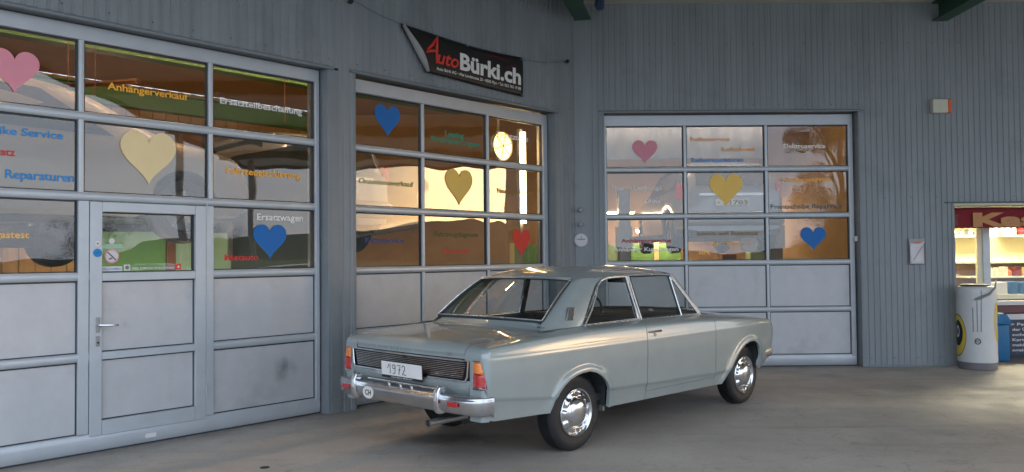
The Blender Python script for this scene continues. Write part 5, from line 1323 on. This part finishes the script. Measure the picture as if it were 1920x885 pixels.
def goods(u0, u1, z, y, hmin, hmax, wmin, wmax, where, kinds=None):
    u = u0; k = 0; nm = dict(binblue='blue', paper='white', awn='dark red', yel='yellow', drumg='grey', orange='orange', bannerback='silver grey', kshelf='cream')
    seen = {}
    while u < u1-wmin:
        w = rg_.uniform(wmin, wmax); h = rg_.uniform(hmin, hmax); c = rg_.choice(kinds or cols_)
        seen[c] = seen.get(c, 0)+1; ordn = ['', 'second ', 'third ', 'fourth ', 'fifth ', 'sixth ', 'seventh '][min(6, seen[c]-1)]
        lb = f'{ordn}{nm[c]} pack from the left {where}'
        if rg_.random() < .45:
            g = G(); cx_ = u+w/2; g.lathe(lambda a, b, cc_: W2(cx_+a, y+b, z+cc_), [(0, 0), (w*.42, 0), (w*.44, .01), (w*.44, h*.65), (w*.18, h*.78), (w*.18, h), (0, h)], 12)
            solo('bottle', g, M[c], lb.replace('pack', 'bottle'), 'bottle', W2(cx_, y, z), RZ2, 'goods in the kiosk', smooth=True)
        else:
            stuffbox(W2, u+w/2, y, z, w*.9, .12, h, c, lb, 'package', RZ2, 'goods_box', 'goods in the kiosk', bevel=.004)
        u += w+rg_.uniform(.005, .05); k += 1
goods(7.42, 8.55, 1.832, KB-.16, .05, .12, .08, .18, 'on the lowest board of the left kiosk shelf', ['bannerback', 'drumg', 'paper', 'kshelf'])
goods(7.42, 8.45, 2.105, KB-.16, .03, .08, .10, .22, 'on the middle board of the left kiosk shelf', ['bannerback', 'drumg', 'kshelf'])
goods(7.40, 8.58, 2.382, KB-.16, .08, .20, .05, .12, 'on top of the left kiosk shelf')
goods(8.80, 10.1, 1.832, KB-.16, .18, .32, .07, .12, 'on the lowest board of the right kiosk shelf')
goods(8.80, 10.1, 2.382, KB-.16, .10, .22, .06, .14, 'on top of the right kiosk shelf')
# counter shelf below with goods, and display rack
ct = thing('kiosk_counter', 'cream shelf unit under the kiosk window with small goods', 'counter', W2(8.2, 1.5, 0), RZ2)
g = G(); g.box(W2, 7.15, 9.6, 1.35, 1.75, 1.36, 1.385); g.box(W2, 7.15, 9.6, 1.15, 1.75, 1.14, 1.165); g.box(W2, 7.15, 9.6, .95, 1.75, .83, .90); obj('shelf_board', g, M['kshelf'], ct)
g = G(); g.box(W2, 7.15, 9.6, 1.70, 1.745, .02, 1.38); obj('back_panel', g, M['brown'], ct)
goods(7.50, 9.3, 1.166, 1.28, .10, .17, .07, .11, 'on the kiosk counter shelf', ['orange', 'yel', 'awn', 'paper', 'kshelf'])
goods(7.25, 9.3, .902, 1.05, .14, .20, .12, .26, 'on the lower display of the kiosk counter', ['paper', 'drumg', 'kshelf', 'binblue', 'bannerback'])
goods(6.5, 7.0, 1.21, 1.35, .03, .10, .16, .30, 'behind the kiosk window above the drum', ['drumg', 'bannerback', 'paper'])
g = G(); g.box(W2, 6.25, 6.95, 1.1, 1.6, 1.17, 1.205); g.box(W2, 6.3, 6.9, 1.15, 1.55, .02, 1.17); solo('small_table', g, M['cream'], 'pale narrow table behind the kiosk window, left of the post', 'table', W2(6.6, 1.35, 0), RZ2)
# signs and board below the window
ib = thing('info_board', 'dark blue board with white German lettering under the kiosk window', 'sign board', W2(7.9, KD-.08, 0), RZ2)
g = G(); g.box(W2, 7.22, 9.3, KD-.09, KD-.05, .04, .56); obj('board', g, M['board'], ib, bevel=.004)
g = G(); g.box(W2, 7.22, 9.3, KD-.10, KD-.045, .56, .64); obj('upper_strip', g, M['paper'], ib)
g = G(); g.box(W2, 7.12, 9.3, KD-.16, KD-.045, .66, .76); obj('ledge', g, M['awn'] if False else M['ledge'], ib, bevel=.006)
g = G(); g.box(W2, 7.12, 9.3, KD-.14, KD-.045, .77, .83); obj('ledge_top', g, M['paper'], ib)
for i, s in enumerate(['> Personen,', 'der Überf', 'suchen we', 'Karte rufe', 'melden zu', 'ngeld aus']):
    w = .068*len(s)*.62; g = text_on(W2, s, 7.34+(.02 if i else 0), 7.34+w+(.05 if i == 0 else 0), .50-.074*i-.028, .040, KD-.0925, .02); obj('board_lettering', g, M['paper'], ib)
bb = thing('litter_bin', 'blue plastic litter bin with peaked lid between the white drum and the info board', 'bin', W2(7.01, .25, 0), RZ2)
g = G(); g.box(W2, 6.92, 7.10, .15, .40, .01, .52); obj('body', g, M['binblue'], bb, bevel=.02, smooth=True, segs=3)
g = G(); g.prism(lambda a, b, c: W2(a, b, c), [(6.91, .525), (7.11, .525), (7.11, .58), (7.06, .655), (7.01, .685), (6.96, .655), (6.91, .58)], .13, .42); obj('lid', g, M['binblue'], bb, bevel=.008, smooth=True)
# awning with Kasse
aw = thing('awning', 'dark red awning valance with orange KASSE lettering over the kiosk', 'awning', W2(7.8, .0, 1.87), RZ2)
rows = []
for i in range(161):
    u = K0+.01+(K1-K0-.02)*i/160; sc_ = abs(math.sin((u-K0)*math.pi/.085))*.010; y = .02+.006*math.sin(u*9)
    rows.append([W2(u, y-.02, 1.862+.012-sc_), W2(u, y-.015, 1.95), W2(u, y+.0, 2.06), W2(u, y+.02, 2.135), W2(u, y+.10, KT-.01)])
g = G(); g.grid(rows); o = obj('valance', g, M['awn'], aw, smooth=True)
g = text_on(W2, 'Kasse', 6.52, 8.00, 1.895, .175, -.018, .055); obj('lettering', g, M['awnl'], aw)
g = G(); g.box(W2, 6.19, 6.31, -.012, -.009, 1.905, 2.03); g.box(W2, 6.185, 6.33, -.016, -.0125, 2.035, 2.055); obj('printed_sign', g, M['awn2'], aw)
# white drum
DC = W2(6.30, -.42, 0)
def DF(a, b, c): return DC+Vector((a, b, c))
dr = thing('round_drum', 'big white cylindrical drum with yellow and black ring print and grey base before the kiosk', 'drum', DC)
Rd = .236
g = G(); g.lathe(DF, [(.22, .0), (.23, .01), (.23, .085), (.234, .095)], 48); obj('base', g, M['drumg'], dr, smooth=True)
g = G(); g.lathe(DF, [(.234, .095), (Rd, .11), (Rd, 1.01), (.234, 1.05), (.225, 1.075), (.205, 1.085), (0, 1.088)], 64); obj('shell', g, M['drumw'], dr, smooth=True, angle=50)
g = G(); g.lathe(lambda a, b, c: DF(a-.03, b-.02, c), [(0, 1.115), (.15, 1.115), (.17, 1.105), (.175, 1.088)], 32); obj('lid', g, M['black'], dr, smooth=True)
fa = math.atan2(-DC.y, -DC.x)
def wrap(a, z, r=Rd+.003): return DF(r*math.cos(fa+a), r*math.sin(fa+a), z)
def ring(a0, z0, ra, rz, ia, iz, m_, nm, rr_=.003):
    rows = [[wrap(a0+(ra+(ia-ra)*k/3)*math.cos(2*math.pi*j/40), z0+(rz+(iz-rz)*k/3)*math.sin(2*math.pi*j/40), Rd+rr_) for j in range(40)] for k in range(4)]
    g = G(); g.grid(rows, cv=True); obj(nm, g, M[m_], dr, smooth=True)
ring(-1.18, .44, .62, .27, .38, .15, 'yel', 'printed_ring', .003); ring(-1.18, .44, .64, .28, .62, .268, 'black', 'printed_outline', .0036); ring(-1.14, .47, .40, .17, .0, .0, 'black', 'printed_disc', .0042)
ring(-1.14, .49, .16, .08, .10, .05, 'paper', 'printed_emblem', .005)
ring(1.28, .62, .30, .26, .14, .12, 'yel', 'printed_ring', .003)
g = G()
for a, z0, z1 in ((-.17, .50, .83), (.03, .50, .90), (.20, .50, 1.05)):
    for k in range(int((z1-z0)/.016)):
        z = z0+k*.016; g.grid([[wrap(a-.030+(z-z0)*.10*(1 if a > .1 else -.3 if a < -.1 else 0), z+q), wrap(a+.030+(z-z0)*.10*(1 if a > .1 else -.3 if a < -.1 else 0), z+q)] for q in (0, .011)])
obj('printed_stripes', g, M['drumg'], dr)
ring(.03, .375, .155, .040, .11, .028, 'ink', 'printed_seal', .003)
g = text_on(I3, 'PIC', 0, 1, 0, 1, 0); g.v = [wrap(-.055+v.x*.17, .362+v.z*.028, Rd+.0035) for v in g.v]; obj('printed_seal_text', g, M['ink'], dr)
g = G(); g.tube([wrap(-.05, .92, Rd+.02), wrap(.25, .95, Rd+.035), wrap(.55, .99, Rd+.05), wrap(.85, 1.07, Rd+.05), wrap(1.05, 1.17, Rd+.03)], [.018, .018, .017, .014, .010], 10); obj('arm', g, M['steel'], dr, smooth=True)

# ------------------------------------------------------------------ outside, mirrored in the glass
def tree(label, loc, h, cr_, seed, dens=520, ls=1.0):
    r = random.Random(seed); nlv = dens; t = thing('broadleaf_tree', label, 'tree', loc, 0, 'trees beyond the forecourt'); L0 = Vector(loc)
    g = G(); g.tube([L0, L0+Vector((.1, 0, h*.2)), L0+Vector((0, .2, h*.5)), L0+Vector((.2, .1, h*.85))], [h*.016, h*.014, h*.010, h*.004], 8)
    for k in range(7):
        a = r.uniform(0, 6.28); z = h*r.uniform(.3, .65); g.tube([L0+Vector((0, 0, z)), L0+Vector((math.cos(a)*cr_*.5, math.sin(a)*cr_*.5, z+h*.12)), L0+Vector((math.cos(a)*cr_*.8, math.sin(a)*cr_*.8, z+h*.25))], [h*.007, h*.005, h*.002], 6)
    obj('trunk', g, M['bark'], t)
    g = G()
    cl = [(Vector((r.gauss(0, .45)*cr_, r.gauss(0, .45)*cr_, h*(.56+r.uniform(-.45, .40)))), r.uniform(.18, .34)*cr_) for _ in range(44)]
    for c, rad in cl:
        for _ in range(dens):
            d = Vector((r.gauss(0, 1), r.gauss(0, 1), r.gauss(0, .8))).normalized()*rad*r.uniform(.5, 1.1); p = L0+c+d; s = r.uniform(.05, .12)*(.045*h+.25)*ls
            a = Vector((r.gauss(0, 1), r.gauss(0, 1), r.gauss(0, 1))).normalized(); b = a.cross(Vector((0, 0, 1))+a*.3).normalized(); g.poly([p-a*s, p+b*s*.6, p+a*s, p-b*s*.6])
    obj('crown', g, M['leaf'], t)
tree('tall dark tree far across the forecourt, mirrored in the right facade door', (16.9, -17, 0), 13.0, 2.7, 1, 2200, .6)
tree('tree standing south east of the forecourt', (56, -30, 0), 5.5, 4, 2)
tree('tree at the road far to the east of the forecourt', (75, -12, 0), 5, 3.5, 3)
tree('second tree at the road far to the east of the forecourt', (68, -22, 0), 5.5, 3.8, 4)
hatch('parked_car', 'dark hatchback parked at the far side of the forecourt', (33, -9, 0), R(100), 'darkpaint', 'cars parked across the forecourt')
hatch('parked_car', 'silver hatchback parked at the far side of the forecourt', (36.5, -8, 0), R(100), 'vanpaint', 'cars parked across the forecourt')
